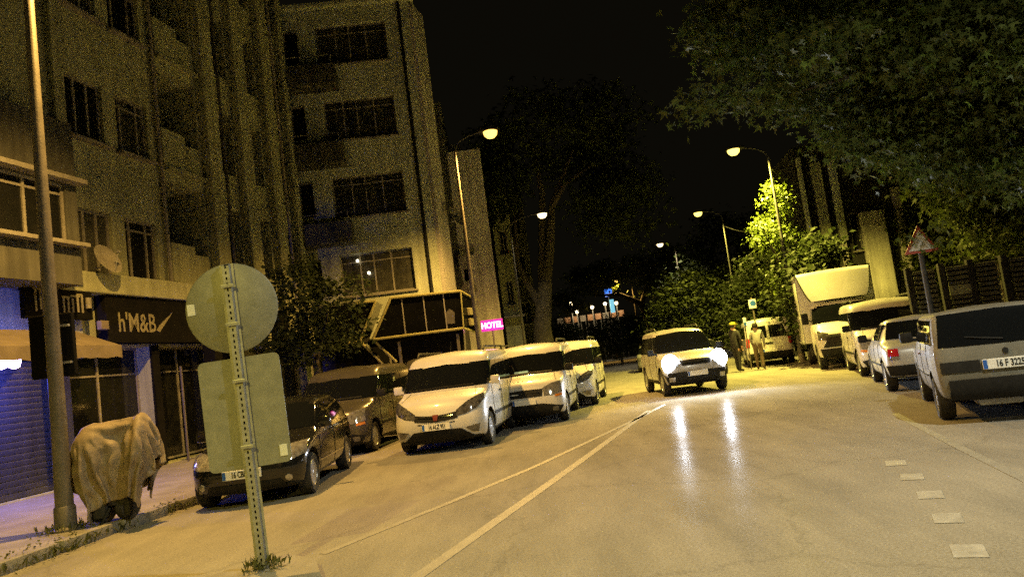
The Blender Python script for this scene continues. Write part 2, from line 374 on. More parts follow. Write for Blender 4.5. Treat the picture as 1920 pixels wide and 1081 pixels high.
for (x, y) in ((3.45, 7.04), (3.21, 6.3), (2.93, 5.57), (2.62, 4.80), (3.66, 7.75)):
    painted([(x - .06, y - .13), (x + .06, y + .13)], .19, 'crossing_mark')
def pavement(K, side, name, wfar):
    inner = resline(K, 3.0); outer = [(x + side * (wfar if y < 60 else 30), y + (0 if y < 60 else 0)) for x, y in inner]
    b = MB(); n = len(inner)
    vs = [(x, y, .125) for x, y in inner] + [(x, y, .125) for x, y in outer] + [(x, y, -.02) for x, y in inner]
    fs = [(i, i + 1, n + i + 1, n + i) for i in range(n - 1)] + [(i, 2 * n + i, 2 * n + i + 1, i + 1) for i in range(n - 1)]
    b.add(vs, fs); pv = struct(b.build(name, 'concrete'))
    # kerb stones along the edge, one by one while they can be told apart
    i = 0
    P = [p for p in resline(K, .9) if 3 < p[1] < 30]
    sm = MB().bbox((0, 0, 0), (.14, .86, .16), .015).mesh('kerb_stone', 'kerb', True)
    for a, c in zip(P, P[1:]):
        ang = math.atan2(c[0] - a[0], c[1] - a[1])
        o = link('kerb_stone', sm, pv, ((a[0] + c[0]) / 2 - side * .02, (a[1] + c[1]) / 2, .062 + random.uniform(-.006, .006)), -ang + random.uniform(-.01, .01))
    return pv
pavement(LK, -1, 'pavement', 18)
pavement(RK, 1, 'pavement', 18)
# small traffic island that carries the road signs
b = MB(); b.prism([(-3.3, 5.2), (-2.6, 5.0), (-1.95, 5.2), (-1.75, 5.9), (-2.0, 6.6), (-2.35, 6.95), (-2.8, 6.6), (-3.3, 6.0)], -.01, .07)
struct(b.build('traffic_island', 'concrete'))

# ------------------------------------------------------------------ street lamps
def street_lamp(label, x, y, hx, hy, hz, mk, col, E, r0_=.10, r1_=.045, pole_h=None, z0=.12, spread=132, blend=.55, pm='post', group='street lamps'):
    t = thing('street_lamp', label, 'street lamp', (x, y, z0), 0, group)
    d = Vector((hx - x, hy - y, 0)); ph = (pole_h or hz - .45) - z0
    u = d.normalized()
    MB().tube([(0, 0, 0), (0, 0, 1.2), (0, 0, ph)], [r0_, r0_ * .86, r1_], 14).build('pole', pm, t, True)
    MB().lathe([(r0_ * 1.7, 0), (r0_ * 1.7, .03), (r0_ * 1.15, .06), (r0_ * 1.12, .3), (r0_, .32)], (0, 0, 0), 'z', 14).build('base_collar', 'post', t, True)
    ht = hz - z0
    P = [(0, 0, ph - .02), (d.x * .12, d.y * .12, ph + (ht - ph) * .55), (d.x * .4, d.y * .4, ph + (ht - ph) * .9), (d.x * .8, d.y * .8, ht + .05)]
    MB().tube(P, r1_ * .5, 10).build('arm', 'cable', t, True)
    hd_ = link('lamp_head', None, t, (d.x, d.y, ht), math.atan2(u.y, u.x))
    bm_ = MB().bbox((0, 0, .06), (.62, .42, .10), .045); bm_.build('housing', 'plastic', hd_, True)
    MB().lathe([(.0, -.20), (.12, -.18), (.20, -.10), (.225, .012)], (.06, 0, 0), 'z', 18).build('lens', mk, hd_, True)  # lens made oversize to take in the glow around the lamp
    if E:
        ld = bpy.data.lights.new('lamp_light', 'SPOT'); ld.energy = E; ld.color = col; ld.spot_size = R(spread); ld.spot_blend = blend; ld.shadow_soft_size = .12
        lo = link('lamp_light', ld, t); lo.location = (d.x, d.y, ht - .26)
    return t
SOD = (1.0, .57, .125); YEL = (1.0, .775, .125); WHT = (1.0, .84, .52)
street_lamp('tall lamp post in front of the shops, the nearest on the left', -6.15, 9.79, -4.6, 10.4, 9.2, 'e_sodium', SOD, 5600, .115, .055, spread=150)
street_lamp('lamp post with a glowing orange head beside the pale rendered tower wall', -1.21, 22.5, -.1, 22.5, 8.65, 'e_sodium', SOD, 5800, .09, .04, spread=154)
street_lamp('thin lamp post left of the big plane tree, white lamp head', .26, 34, 1.78, 34, 8.07, 'e_white', WHT, 400, .09, .04, pm='cable')
street_lamp('lamp post with a yellow head next to the bright green tree', 9.96, 26.7, 8.79, 26.7, 8.1, 'e_yellow', YEL, 13000, .09, .04, spread=150, pm='cable')
street_lamp('second yellow lamp post on the right, beyond the bright green tree', 11.78, 39.6, 10.57, 39.6, 8.09, 'e_yellow', YEL, 6500, .09, .04, pm='cable')
street_lamp('third lamp post on the right, small and above the dark shrubs', 11.6, 51, 10.65, 51, 8.15, 'e_white', WHT, 1400, .09, .04)
street_lamp('farthest lamp post, an orange light above the plaza', 11.8, 73, 10.42, 73, 7.99, 'e_sodium', SOD, 3000, .09, .04)
street_lamp('added lamp post, out of view, on the right pavement level with the viewer', 8.9, 3.0, 6.0, 3.6, 9.0, 'e_yellow', (1.0, .98, .78), 3700, .10, .05, spread=178, blend=.9)  # added out of view; stands in for car headlights on the near road
street_lamp('added lamp post, out of view, on the left pavement behind the viewer', -7.0, -4.0, -4.6, -3.6, 9.0, 'e_sodium', YEL, 6200, .10, .05, spread=140)  # added out of view to light the sign backs and the left facades

# ------------------------------------------------------------------ buildings
def facade_mesh(b, u0, u1, z0, z1, ops, depth=.22, y=0.0):
    us = sorted({u0, u1, *[o[0] for o in ops], *[o[1] for o in ops]}); zs = sorted({z0, z1, *[o[2] for o in ops], *[o[3] for o in ops]})
    for i in range(len(us) - 1):
        for j in range(len(zs) - 1):
            cu, cz = (us[i] + us[i + 1]) / 2, (zs[j] + zs[j + 1]) / 2
            if any(o[0] < cu < o[1] and o[2] < cz < o[3] for o in ops): continue
            b.add([(us[i], y, zs[j]), (us[i + 1], y, zs[j]), (us[i + 1], y, zs[j + 1]), (us[i], y, zs[j + 1])], [(0, 1, 2, 3)])
    for o in ops:
        a, c, e, f = o[:4]; d = o[4] if len(o) > 4 else depth
        b.add([(a, y, e), (c, y, e), (c, y, f), (a, y, f), (a, y + d, e), (c, y + d, e), (c, y + d, f), (a, y + d, f)],
              [(0, 4, 5, 1), (1, 5, 6, 2), (2, 6, 7, 3), (3, 7, 4, 0)])
    return b
def shell(name, m, root, u0, u1, z0, z1, ops, deep, depth=.22):
    b = facade_mesh(MB(), u0, u1, z0, z1, ops, depth)
    b.add([(u0, 0, z0), (u1, 0, z0), (u1, deep, z0), (u0, deep, z0), (u0, 0, z1), (u1, 0, z1), (u1, deep, z1), (u0, deep, z1)],
          [(0, 3, 7, 4), (1, 5, 6, 2), (2, 6, 7, 3), (4, 7, 6, 5)])
    me = bpy.data.meshes.new(name); me.from_pydata(b.v, [], b.f); me.materials.append(M[m]); return link(name, me, root)
def window(root, u0, u1, z0, z1, y, splits=(.5,), transom=None, sill=True, pane='pane', fw_=.06, curtain=False):
    w_ = link('window', None, root)
    b = MB()
    b.box(((u0 + u1) / 2, y, z1 - fw_ / 2), (u1 - u0, .06, fw_)); b.box(((u0 + u1) / 2, y, z0 + fw_ / 2), (u1 - u0, .06, fw_))
    zc, hh = (z0 + z1) / 2, z1 - z0 - 2 * fw_
    for u in (u0 + fw_ / 2, u1 - fw_ / 2): b.box((u, y, zc), (fw_, .06, hh))
    us = [u0 + fw_] + [u0 + (u1 - u0) * s for s in splits] + [u1 - fw_]
    for s in splits: b.box((u0 + (u1 - u0) * s, y, zc), (fw_, .056, hh))
    if transom: b.box(((u0 + u1) / 2, y + .002, z0 + (z1 - z0) * transom), (u1 - u0 - 2 * fw_, .05, fw_ * .8))
    b.build('frame', 'trim', w_)
    for a, c in zip(us, us[1:]):
        MB().box(((a + c) / 2, y + .012, zc), (c - a, .012, hh)).build('pane', pane, w_)
    if curtain:
        MB().add(*curtain_sheet(u0 + .08, u1 - .08, z0 + .05, z1 - .05, y + .12)).build('curtain', 'curtain', w_)
    if sill: MB().box(((u0 + u1) / 2, y - .16, z0 - .04), (u1 - u0 + .16, .30, .06)).build('sill', 'trim', w_)
    return w_
def curtain_sheet(u0, u1, z0, z1, y):
    n = 20; vs = []
    for i in range(n + 1):
        u = u0 + (u1 - u0) * i / n; yy = y + .03 * math.sin(i * 2.1)
        vs += [(u, yy, z0), (u, yy, z1)]
    return vs, [(2 * i, 2 * i + 2, 2 * i + 3, 2 * i + 1) for i in range(n)]
def dish(root, u, y, z, r=.32, az=0):
    d = link('satellite_dish', None, None, None)
    return d
def sat_dish(label, loc, rz, r, tilt=25):
    t = thing('satellite_dish', label, 'satellite dish', loc, rz, 'satellite dishes')
    q = Matrix.Rotation(R(90 - tilt), 4, 'X')
    b = MB(); prof = [(0, 0), (r * .35, r * .02), (r * .7, r * .09), (r, r * .2), (r * 1.02, r * .2), (r * .7, r * .06), (0, -r * .02)]
    b.lathe(prof, (0, 0, 0), 'z', 24); b.v = [tuple(q @ Vector(p) + Vector((0, -.25, 0))) for p in b.v]; b.build('reflector', 'trim', t, True)
    a = q @ Vector((0, -r * .95, r * .2)) + Vector((0, -.25, 0)); f = q @ Vector((0, 0, r * 1.0)) + Vector((0, -.25, 0))
    MB().tube([a, f], .014, 6).bbox(tuple(f), (.06, .08, .06), .01).build('feed_arm', 'galv', t)
    MB().tube([(0, 0, -.15), (0, -.18, -.1), (0, -.24, 0)], .02, 8).build('wall_bracket', 'galv', t)
    return t

# ---- the apartment block on the left with shops below; local x runs along the street, -y faces it
AANG = 11.0
ua = Vector((math.sin(R(AANG)), math.cos(R(AANG)), 0)); na = Vector((math.cos(R(AANG)), -math.sin(R(AANG)), 0))
A0 = Vector((-9.9, 13.9, 0))
ARZ = R(90 - AANG)
def onA(u, out, z): p = A0 + ua * u + na * out; return (p.x, p.y, z)
bA = thing('apartment_block', 'tall ochre apartment block on the left with shops at street level', 'building', (A0.x, A0.y, .1), ARZ)
Z0 = -.1
ops = []
FL = [4.72 + Z0 + 3.15 * k for k in range(4)]
for z in FL:
    ops += [(2.2, 3.42, z, z + 1.5, .2), (3.86, 5.0, z, z + 1.5, .2), (-2.2, -.2, z, z + 1.5, .2)]
for z in FL:
    ops += [(5.5, 7.2, z - .05, z + 2.05 + .75, 1.3)]
    ops += [(8.05, 9.05, z + .5, z + 2.5, .5), (9.85, 10.8, z + .5, z + 2.5, .5), (11.65, 12.4, z + .5, z + 2.3, .4)]
ops += [(-4.5, -1.2, .05, 2.75, .3), (-.75, 1.45, .05, 2.75, .3), (1.75, 4.4, .05, 2.95, .6), (4.65, 7.2, .05, 2.95, .6), (7.6, 12.4, .05, 2.95, .5)]
shell('wall', 'plasterA', bA, -9, 12.75, 0, 18.2, ops, 6.0)
for k, z in enumerate(FL):
    window(bA, 2.2, 3.42, z, z + 1.5, .12, (.36, .68), None, True, pane='panecurt' if k != 1 else 'pane')
    window(bA, 3.86, 5.0, z, z + 1.5, .12, (.22, .74), .82, True, pane='panecurt' if k in (1, 3) else 'pane')
    if k: window(bA, -2.2, -.2, z, z + 1.5, .12, (.33, .66), None, True)
    # recessed balcony: dark back wall with a door, half-height parapet
    MB().box((6.35, 1.22, z + 1.35), (1.7, .06, 2.75)).build('balcony_back', 'darkroom', bA)
    window(bA, 5.9, 6.9, z + .3, z + 2.3, 1.16, (.5,), None, False)
    MB().bbox((5.95, -.05, z + .55), (1.0, .1, 1.05), .02).box((6.75, .06, z + .45), (.9, .12, .85)).build('balcony_parapet', 'plasterA', bA)
    MB().box((6.35, .5, z - .04), (1.68, 1.4, .1)).build('balcony_slab', 'plasterA', bA)
    for (a, c, zz, zt) in ((8.05, 9.05, z + .5, z + 2.5), (9.85, 10.8, z + .5, z + 2.5), (11.65, 12.4, z + .5, z + 2.3)):
        window(bA, a, c, zz, zt, .32, (.5,), None, False, pane='panecurt' if (k + int(a)) % 2 else 'pane')
for (u, wd) in ((7.62, .62), (9.45, .62), (11.22, .60), (12.55, .34)):
    MB().bbox((u, -.14, 10.4), (wd, .28, 15.2), .03).build('pilaster', 'plasterA', bA)
MB().bbox((1.95, -.08, 10.4), (.3, .18, 15.4), .02).build('pilaster', 'plasterA', bA)
MB().tube([(5.32, -.09, 4.3), (5.32, -.09, 18)], .055, 10).build('drainpipe', 'trim', bA, True)
MB().tube([(8.0, -.32, 4.3), (8.0, -.32, 18)], .05, 10).build('drainpipe', 'plasterD', bA, True)
MB().tube([(11.6, -.32, 4.3), (11.6, -.32, 18)], .05, 10).build('drainpipe', 'trim', bA, True)
MB().bbox((3.9, -.20, 4.33), (6.8, .42, .46), .03).build('cornice', 'plasterA', bA)
# glazed bay at the left edge
by = -1.0
bay = facade_mesh(MB(), -3.4, 1.25, 4.1, 7.5, [(-2.9, .95, 4.95, 6.15, .15)], .15, by)
bay.add([(-3.4, by, 4.1), (1.25, by, 4.1), (1.25, 0, 4.1), (-3.4, 0, 4.1), (-3.4, by, 7.5), (1.25, by, 7.5), (1.25, 0, 7.5), (-3.4, 0, 7.5)], [(0, 3, 7, 4), (1, 5, 6, 2), (4, 7, 6, 5), (0, 1, 2, 3)])
bay.build('bay', 'plasterD', bA)
window(bA, -2.9, .95, 4.95, 6.15, by + .08, (.25, .5, .75), .82, False)
MB().bbox((-1.0, by - .10, 4.9), (4.6, .22, .08), .01).build('sill', 'trim', bA)
MB().bbox((-1.0, by - .12, 6.22), (4.6, .26, .10), .01).build('window_head', 'trim', bA)
# ground floor: roller shutter slats, glazed shop fronts, dark fascia and awning
for u0_, u1_ in ((-.75, 1.45), (-4.5, -1.2)):
    sh = link('roller_shutter', None, bA)
    sm = MB().bbox((0, 0, 0), (u1_ - u0_, .05, .118), .018).mesh('slat', 'shutter', True)
    for i in range(22): link('slat', sm, sh, ((u0_ + u1_) / 2, .16, .12 + i * .12))
MB().box((1.6, -.03, 1.5), (.24, .14, 2.9)).build('shop_pier', 'plasterD', bA)
for u, wd in ((4.52, .27), (7.4, .42)): MB().box((u, -.02, 1.5), (wd, .06, 2.9)).build('pier_dark_panel', 'shopdark', bA)  # panels added to darken the pale piers of the dim ground floor
MB().box((-.98, -.06, 1.5), (.30, .2, 2.9)).build('shop_pier', 'plasterB', bA)
for (a, c) in ((1.75, 4.4), (4.65, 7.2), (7.6, 12.4)):
    w_ = window(bA, a, c, .1, 2.95, .42, (.5,) if c - a < 3 else (.25, .5, .75), .78, False, fw_=.05)
MB().box((4.5, 1.4, 1.5), (16, .1, 3.0)).build('shop_back_wall', 'shopdark', bA)
MB().bbox((5.0, -.16, 3.55), (4.7, .30, 1.10), .02).build('fascia_board', 'shopdark', bA)
MB().bbox((10.0, -.14, 3.55), (5.0, .26, 1.0), .02).build('fascia_board', 'kioskdark', bA)
lt = lettering('lettering', "h'M&B", .62, (3.62, -.325, 3.45), (1, 0, 0), (0, 0, 1), 'letter', bA, .78, .008)
MB().prism_xz([(4.28, 3.3), (4.39, 3.26), (4.95, 3.78), (4.83, 3.70), (4.39, 3.42)], -.325, -.312).build('swoosh', 'letter', bA)
MB().bbox((2.42, -.40, 3.38), (.24, .12, .2), .02).build('fascia_lamp', 'awning', bA)
# awning
aw = link('awning', None, bA)
vs = [(-4.2, -.35, 3.26), (1.62, -.35, 3.26), (1.58, -1.5, 2.80), (-4.2, -1.5, 2.80)]
MB().add(vs + [(p[0], p[1], p[2] - .03) for p in vs], [(0, 1, 2, 3), (7, 6, 5, 4), (0, 4, 5, 1), (1, 5, 6, 2), (2, 6, 7, 3), (3, 7, 4, 0)]).build('canopy_cloth', 'awning', aw)
nv = 26; P = [(-4.2 + 5.78 * i / nv, -1.52) for i in range(nv + 1)]
vb = []
for i, (x, y) in enumerate(P): vb += [(x, y + .02 * math.sin(i * 2.2), 2.80), (x, y + .05 * math.sin(i * 1.7), 2.54 + .025 * (i % 2))]
MB().add(vb, [(2 * i, 2 * i + 2, 2 * i + 3, 2 * i + 1) for i in range(nv)]).build('valance', 'awning', aw, True)
# hanging shop sign with pale lettering
sg = thing('shop_sign', 'dark sign board with worn pale lettering above the awning', 'sign', onA(1.28, .34, 4.08), ARZ)
MB().bbox((0, 0, 0), (1.75, .12, .98), .02).build('panel', 'shopdark', sg)
for i, (u, h_, z_) in enumerate(((-.62, .62, -.05), (-.50, .40, -.12), (-.40, .44, -.12), (-.28, .46, -.1), (.08, .30, -.2), (.2, .34, -.2), (.32, .3, -.2), (.46, .36, -.16), (.58, .38, -.16))):
    MB().bbox((u, -.068, z_), (.05, .02, h_), .008).build('letter_stroke', 'letter' if i < 4 else 'trim', sg)
for (u, z_, l_) in ((-.56, .1, .2), (-.36, .08, .22), (.14, -.03, .2), (.40, -.0, .26), (.52, .04, .16)):
    MB().bbox((u, -.068, z_), (l_, .018, .04), .006).build('letter_stroke', 'letter', sg)
MB().lathe([(.0, .03), (.06, .03), (.06, -.2), (0, -.2)], (.72, -.1, -.05), 'z', 12).build('sign_lamp', 'trim', sg, True)
sat_dish('satellite dish on the corner of the ochre apartment block', onA(2.42, .35, 4.9), ARZ, .36)
# blue-violet lamp at the shop door
bl = thing('shop_light', 'pair of glowing blue violet bulbs at the left edge under the awning', 'lamp', onA(-.74, 1.15, 2.68), ARZ)
MB().bbox((0, .05, .16), (.5, .14, .06), .02).build('holder', 'plastic', bl)
for u in (-.13, .13): MB().lathe([(0, -.14), (.08, -.11), (.11, 0), (.07, .1), (.03, .14)], (u, .05, 0), 'z', 14).build('bulb', 'e_violet', bl, True)
ld = bpy.data.lights.new('shop_glow', 'POINT'); ld.energy = 330; ld.color = (.07, .11, 1.0); ld.shadow_soft_size = .1
lo = link('shop_glow', ld, bl); lo.location = (.15, .55, -.35)
tl = tag(MB().bbox((0, 0, 0), (.34, .06, .09), .02).build('tube_light', 'e_shop'), 'small white light glowing inside the dark shop doorway', 'lamp'); tl.location = onA(2.9, -.6, 1.95); tl.rotation_euler = (0, 0, ARZ)
# thin post and round column in front of the shops
cp = thing('shop_column', 'round rendered column with a square head in front of the dark shops', 'column', onA(5.85, .75, .12), ARZ)
MB().lathe([(.13, 0), (.13, .06), (.105, .1), (.10, 1.75), (.10, 1.78)], (0, 0, 0), 'z', 16).build('shaft', 'plasterC', cp, True)
MB().bbox((0, 0, 2.45), (.34, .34, 1.3), .03).build('sign_cube', 'shopdark', cp)
MB().bbox((-.16, -.05, 3.14), (.5, .3, .07), .02).build('top_slab', 'trim', cp)
ta = tag(MB().tube([(0, 0, 0), (0, 0, 2.35)], .03, 10).build('awning_pole', 'post', None, True), 'thin upright pole beside the dark shop doorway', 'pole'); ta.location = onA(4.75, .55, .12)

# ---- the cream block that faces the viewer
def front_building(name, label, x, y, ang, m, u0, u1, h, deep): pass
bB = thing('apartment_block', 'cream apartment block with wide three-part windows facing the viewer', 'building', (-8.9, 27, .1), R(5))
ops = []; WZ = [4.65 + Z0 - .0 + 2.98 * k for k in range(4)]
for z in WZ: ops += [(2.68, 5.38, z, z + 1.58, .28), (1.45, 2.0, z + .15, z + 1.5, .3)]
ops += [(1.2, 5.6, .05, 2.9, .5)]
shell('wall', 'plasterB', bB, .55, 6.38, 0, 15.75, ops, 4.4)
for z in WZ:
    window(bB, 2.68, 5.38, z, z + 1.58, .2, (.27, .46, .70), .80, True, pane='panecurt')
    window(bB, 1.45, 2.0, z + .15, z + 1.5, .2, (), None, False)
    MB().bbox((2.35, -.45, z - 1.0), (2.0, .9, .14), .02).build('balcony_slab', 'plasterD', bB)
    MB().bbox((2.35, -.86, z - .62), (2.0, .08, .66), .02).box((1.39, -.45, z - .62), (.08, .8, .66)).box((3.31, -.45, z - .62), (.08, .8, .66)).build('balcony_parapet', 'plasterD', bB)
    for u in (1.45, 2.2, 3.25): MB().tube([(u, -.86, z - .3), (u, -.86, z + .02)], .015, 6).build('railing_post', 'galv', bB)
    MB().tube([(1.4, -.86, z + .02), (3.3, -.86, z + .02)], .018, 6).build('handrail', 'galv', bB)
MB().bbox((3.4, .1, 15.82), (6.3, .7, .18), .03).build('roof_edge', 'plasterB', bB)
MB().tube([(5.95, -.07, .2), (5.95, -.07, 15.7)], .06, 10).build('drainpipe', 'plastic', bB, True)
MB().tube([(6.50, .55, .2), (6.50, .55, 15.7)], .05, 10).build('drainpipe', 'trim', bB, True)
window(bB, 1.2, 5.6, .05, 2.9, .3, (.33, .66), None, False)
MB().box((6.38 + .60 * math.sin(R(18.5)) + .03, .60 * math.cos(R(18.5)), 7.85), (.16, 1.25, 15.6), rz=-R(18.5)).build('splayed_side_wall', 'plasterC', bB)  # wall turned outward so that it catches the orange lamp
for (u, z) in ((3.33, 5.95), (3.70, 5.45)):
    o = tag(MB().lathe([(0, -.06), (.05, -.03), (.05, .03), (0, .06)], (0, 0, 0), 'z', 10).build('lit_bulb', 'e_room', None, True), 'upper lit bulb in the lowest window of the cream block' if z > 5.8 else 'lower lit bulb in the lowest window of the cream block', 'lamp', 'bulbs in the window'); o.location = (-8.9 + u * math.cos(R(5)), 27 + u * math.sin(R(5)) + .02, z)
sat_dish('satellite dish high on the orange-lit side wall of the cream block', (-2.02, 28.5, 7.3), R(62), .45)
MB
# ---- pale rendered tower wall and darker blocks behind
bC = thing('tower_block', 'pale rendered narrow block, its end wall lit orange at the foot', 'building', (-3.6, 33, .1), R(2))
shell('wall', 'plasterC', bC, 1.45, 2.95, 0, 11.2, [(1.55, 1.75, 5.2, 5.9, .1)], 6)
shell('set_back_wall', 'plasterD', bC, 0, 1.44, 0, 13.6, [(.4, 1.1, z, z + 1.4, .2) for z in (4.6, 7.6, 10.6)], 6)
for z in (4.6, 7.6, 10.6): window(bC, .4, 1.1, z, z + 1.4, .12, (.5,), None, True)
for i, z in enumerate((11.3, 12.1, 12.9)): MB().bbox((1.6 - i * .5, .6, z), (1.0 - i * .2, .8, .6), .03).build('roof_step', 'plasterD', bC)
for z in (6.15,):
    ac = tag(MB().bbox((0, 0, 0), (.34, .3, .62), .04).build('air_conditioner', 'trim'), 'air conditioner box on the pale tower wall', 'air conditioner'); ac.location = (-2.05, 32.85, z)
sat_dish('satellite dish low on the pale rendered tower wall beside the lamp post', (-1.92, 33.0, 4.9), R(5), .34)
sat_dish('small satellite dish half way up the pale rendered tower wall', (-1.72, 33.0, 6.6), R(5), .26)
bD = thing('old_block', 'dark narrow block behind the pale tower, with dim windows', 'building', (-.62, 40, .1), R(6))
shell('wall', 'plasterA', bD, 0, 1.0, 0, 10.5, [(.3, .7, z, z + 1.3, .15) for z in (4.4, 7.2)], 6)
for z in (4.4, 7.2): window(bD, .3, .7, z, z + 1.3, .1, (.5,), None, True)
MB().bbox((.5, -.3, 3.75), (1.1, .6, .12), .02).build('balcony_slab', 'trim', bD)
bE = thing('old_block', 'unlit block in the dark left of the plane tree', 'building', (-1.2, 47, .1), R(4))
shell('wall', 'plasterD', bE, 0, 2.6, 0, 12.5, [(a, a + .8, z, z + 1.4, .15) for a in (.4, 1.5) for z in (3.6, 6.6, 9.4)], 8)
for a in (.4, 1.5):
    for z in (3.6, 6.6, 9.4): window(bE, a, a + .8, z, z + 1.4, .1, (.5,), None, True)
# hotel sign
hs = thing('hotel_sign', 'small glowing magenta sign reading HOTEL at the foot of the pale tower', 'sign', (-1.03, 30.9, 3.1), R(3))
MB().bbox((0, 0, 0), (.92, .16, .46), .03).build('light_box', 'e_magenta', hs)
lettering('lettering', 'HOTEL', .34, (0, -.085, -.01), (1, 0, 0), (0, 0, 1), 'e_letter', hs, .84, .008)
MB().tube([(0, 0, -.22), (0, 0, -2.95)], .04, 8).build('pole', 'post', hs)
ld = bpy.data.lights.new('hotel_glow', 'POINT'); ld.energy = 10; ld.color = (1, .15, .6); ld.shadow_soft_size = .2
lo = link('hotel_glow', ld, hs); lo.location = (0, -.5, -.05)

# ---- dark kiosk with pale chevron outlines
kk = thing('kiosk', 'dark kiosk canopy outlined with pale yellow chevron strips behind the white van', 'kiosk', (0, 24.0, .12), R(2))
F1 = [(-3.94, 3.92), (-1.67, 3.86), (-1.72, 2.65), (-4.67, 2.66)]
MB().prism_xz(F1, 0, 1.6).build('front_panel', 'kioskdark', kk)
MB().prism_xz([(-4.66, 2.64), (-1.74, 2.63), (-1.9, .0), (-3.9, .0), (-3.95, 1.8)], .12, 1.5).build('lower_body', 'kioskdark', kk)
MB().prism_xz([(-6.4, 3.9), (-4.45, 3.9), (-5.1, 2.66), (-6.4, 2.66)], .1, 1.6).build('side_panel', 'kioskdark', kk)
MB().prism_xz([(-6.4, 2.64), (-5.12, 2.64), (-4.45, 1.75), (-4.45, 0), (-6.4, 0)], .2, 1.5).build('lower_body', 'kioskdark', kk)
def bar(p, q, y=-.03, t=.085, y2=None):
    y2 = y if y2 is None else y2
    MB().tube([(p[0], y, p[1]), (q[0], y2, q[1])], t / 2, 6).build('outline_strip', 'stripe', kk)
bar((-3.94, 3.92), (-1.67, 3.86)); bar((-1.72, 2.65), (-4.67, 2.66)); bar((-4.67, 2.66), (-3.94, 3.92)); bar((-1.67, 3.86), (-1.72, 2.65), t=.05)
bar((-4.67, 2.66), (-4.0, 1.85), .05); bar((-5.1, 2.66), (-4.45, 3.9), .07); bar((-5.1, 2.66), (-4.45, 1.85), .1); bar((-5.1, 2.66), (-5.6, 2.66), .08); bar((-4.45, 3.9), (-5.1, 3.9), .08)
bar((-1.67, 3.86), (-1.25, 3.62), -.03, y2=1.2); bar((-1.72, 2.65), (-1.3, 2.5), -.03, y2=1.2)
MB().add([(-1.67, 0, 3.86), (-1.72, 0, 2.65), (-1.3, 1.2, 2.5), (-1.25, 1.2, 3.62)], [(0, 1, 2, 3)]).box((-1.45, .9, 3.1), (.3, .6, 1.0)).build('return_panel', 'kioskdark', kk)
for u in (-3.6, -2.9, -2.25): MB().box((u, -.006, 3.27), (.035, .02, 1.16)).build('mullion', 'trim', kk)
MB().prism_xz([(-2.22, 2.86), (-1.98, 2.84), (-1.95, 3.2), (-2.1, 3.34), (-2.24, 3.2)], -.012, -.004).build('crest', 'curtain', kk)
for u in (-3.85, -1.95): MB().box((u, .06, 1.25), (.09, .09, 2.5)).build('support', 'post', kk)
for z in (2.85, 3.2): MB().bbox((-1.42, .62, z), (.1, .5, .24), .02, R(-20)).build('notice', 'letter', kk)

# ---- right-hand buildings behind the trees
bR = thing('old_house', 'old house behind the right-hand trees, tall yellow-lit pilasters', 'building', (13.2, 32.5, .1), R(-8))
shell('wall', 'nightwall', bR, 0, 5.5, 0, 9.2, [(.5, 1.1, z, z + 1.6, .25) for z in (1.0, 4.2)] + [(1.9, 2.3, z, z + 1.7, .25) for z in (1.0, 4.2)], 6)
for z in (1.0, 4.2):
    window(bR, .5, 1.1, z, z + 1.6, .15, (.5,), None, True); window(bR, 1.9, 2.3, z, z + 1.7, .15, (), None, True)
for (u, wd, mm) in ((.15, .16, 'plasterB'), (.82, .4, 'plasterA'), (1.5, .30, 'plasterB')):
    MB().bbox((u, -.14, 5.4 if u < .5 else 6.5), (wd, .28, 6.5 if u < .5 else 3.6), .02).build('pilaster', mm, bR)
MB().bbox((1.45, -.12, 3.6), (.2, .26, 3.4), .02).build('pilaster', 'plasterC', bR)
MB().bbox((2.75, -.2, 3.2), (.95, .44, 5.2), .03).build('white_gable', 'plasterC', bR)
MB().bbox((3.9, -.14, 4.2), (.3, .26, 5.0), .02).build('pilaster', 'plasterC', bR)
bS = thing('garden_wall', 'low wall with dark louvred panels behind the grey estate car', 'wall', (9.75, 18.6, .12), R(-10))
MB().bbox((2.2, .12, .42), (4.9, .3, .84), .02).build('base_wall', 'nightwall', bS)
sm = MB().bbox((0, 0, 0), (.50, .04, .085), .01, 0).mesh('slat', 'wood'); 
for i, u in enumerate((.55, 1.32, 1.98, 2.75, 3.5)):
    MB().bbox((u - .36, .12, 1.62), (.14, .16, 1.6), .015).build('post', 'nightwall', bS)
    MB().box((u, .2, 1.6), (.52, .02, 1.5)).build('panel_back', 'darkroom', bS)
    for k in range(12):
        if i == 1 and k in (6, 7): continue
        o = link('slat', sm, bS, (u, .1, .92 + k * .122)); o.rotation_euler = (R(22), 0, 0)
    if i == 1: MB().bbox((u, .1, .92 + 6.5 * .122), (.5, .05, .25), .01).build('plain_board', 'plasterA', bS)

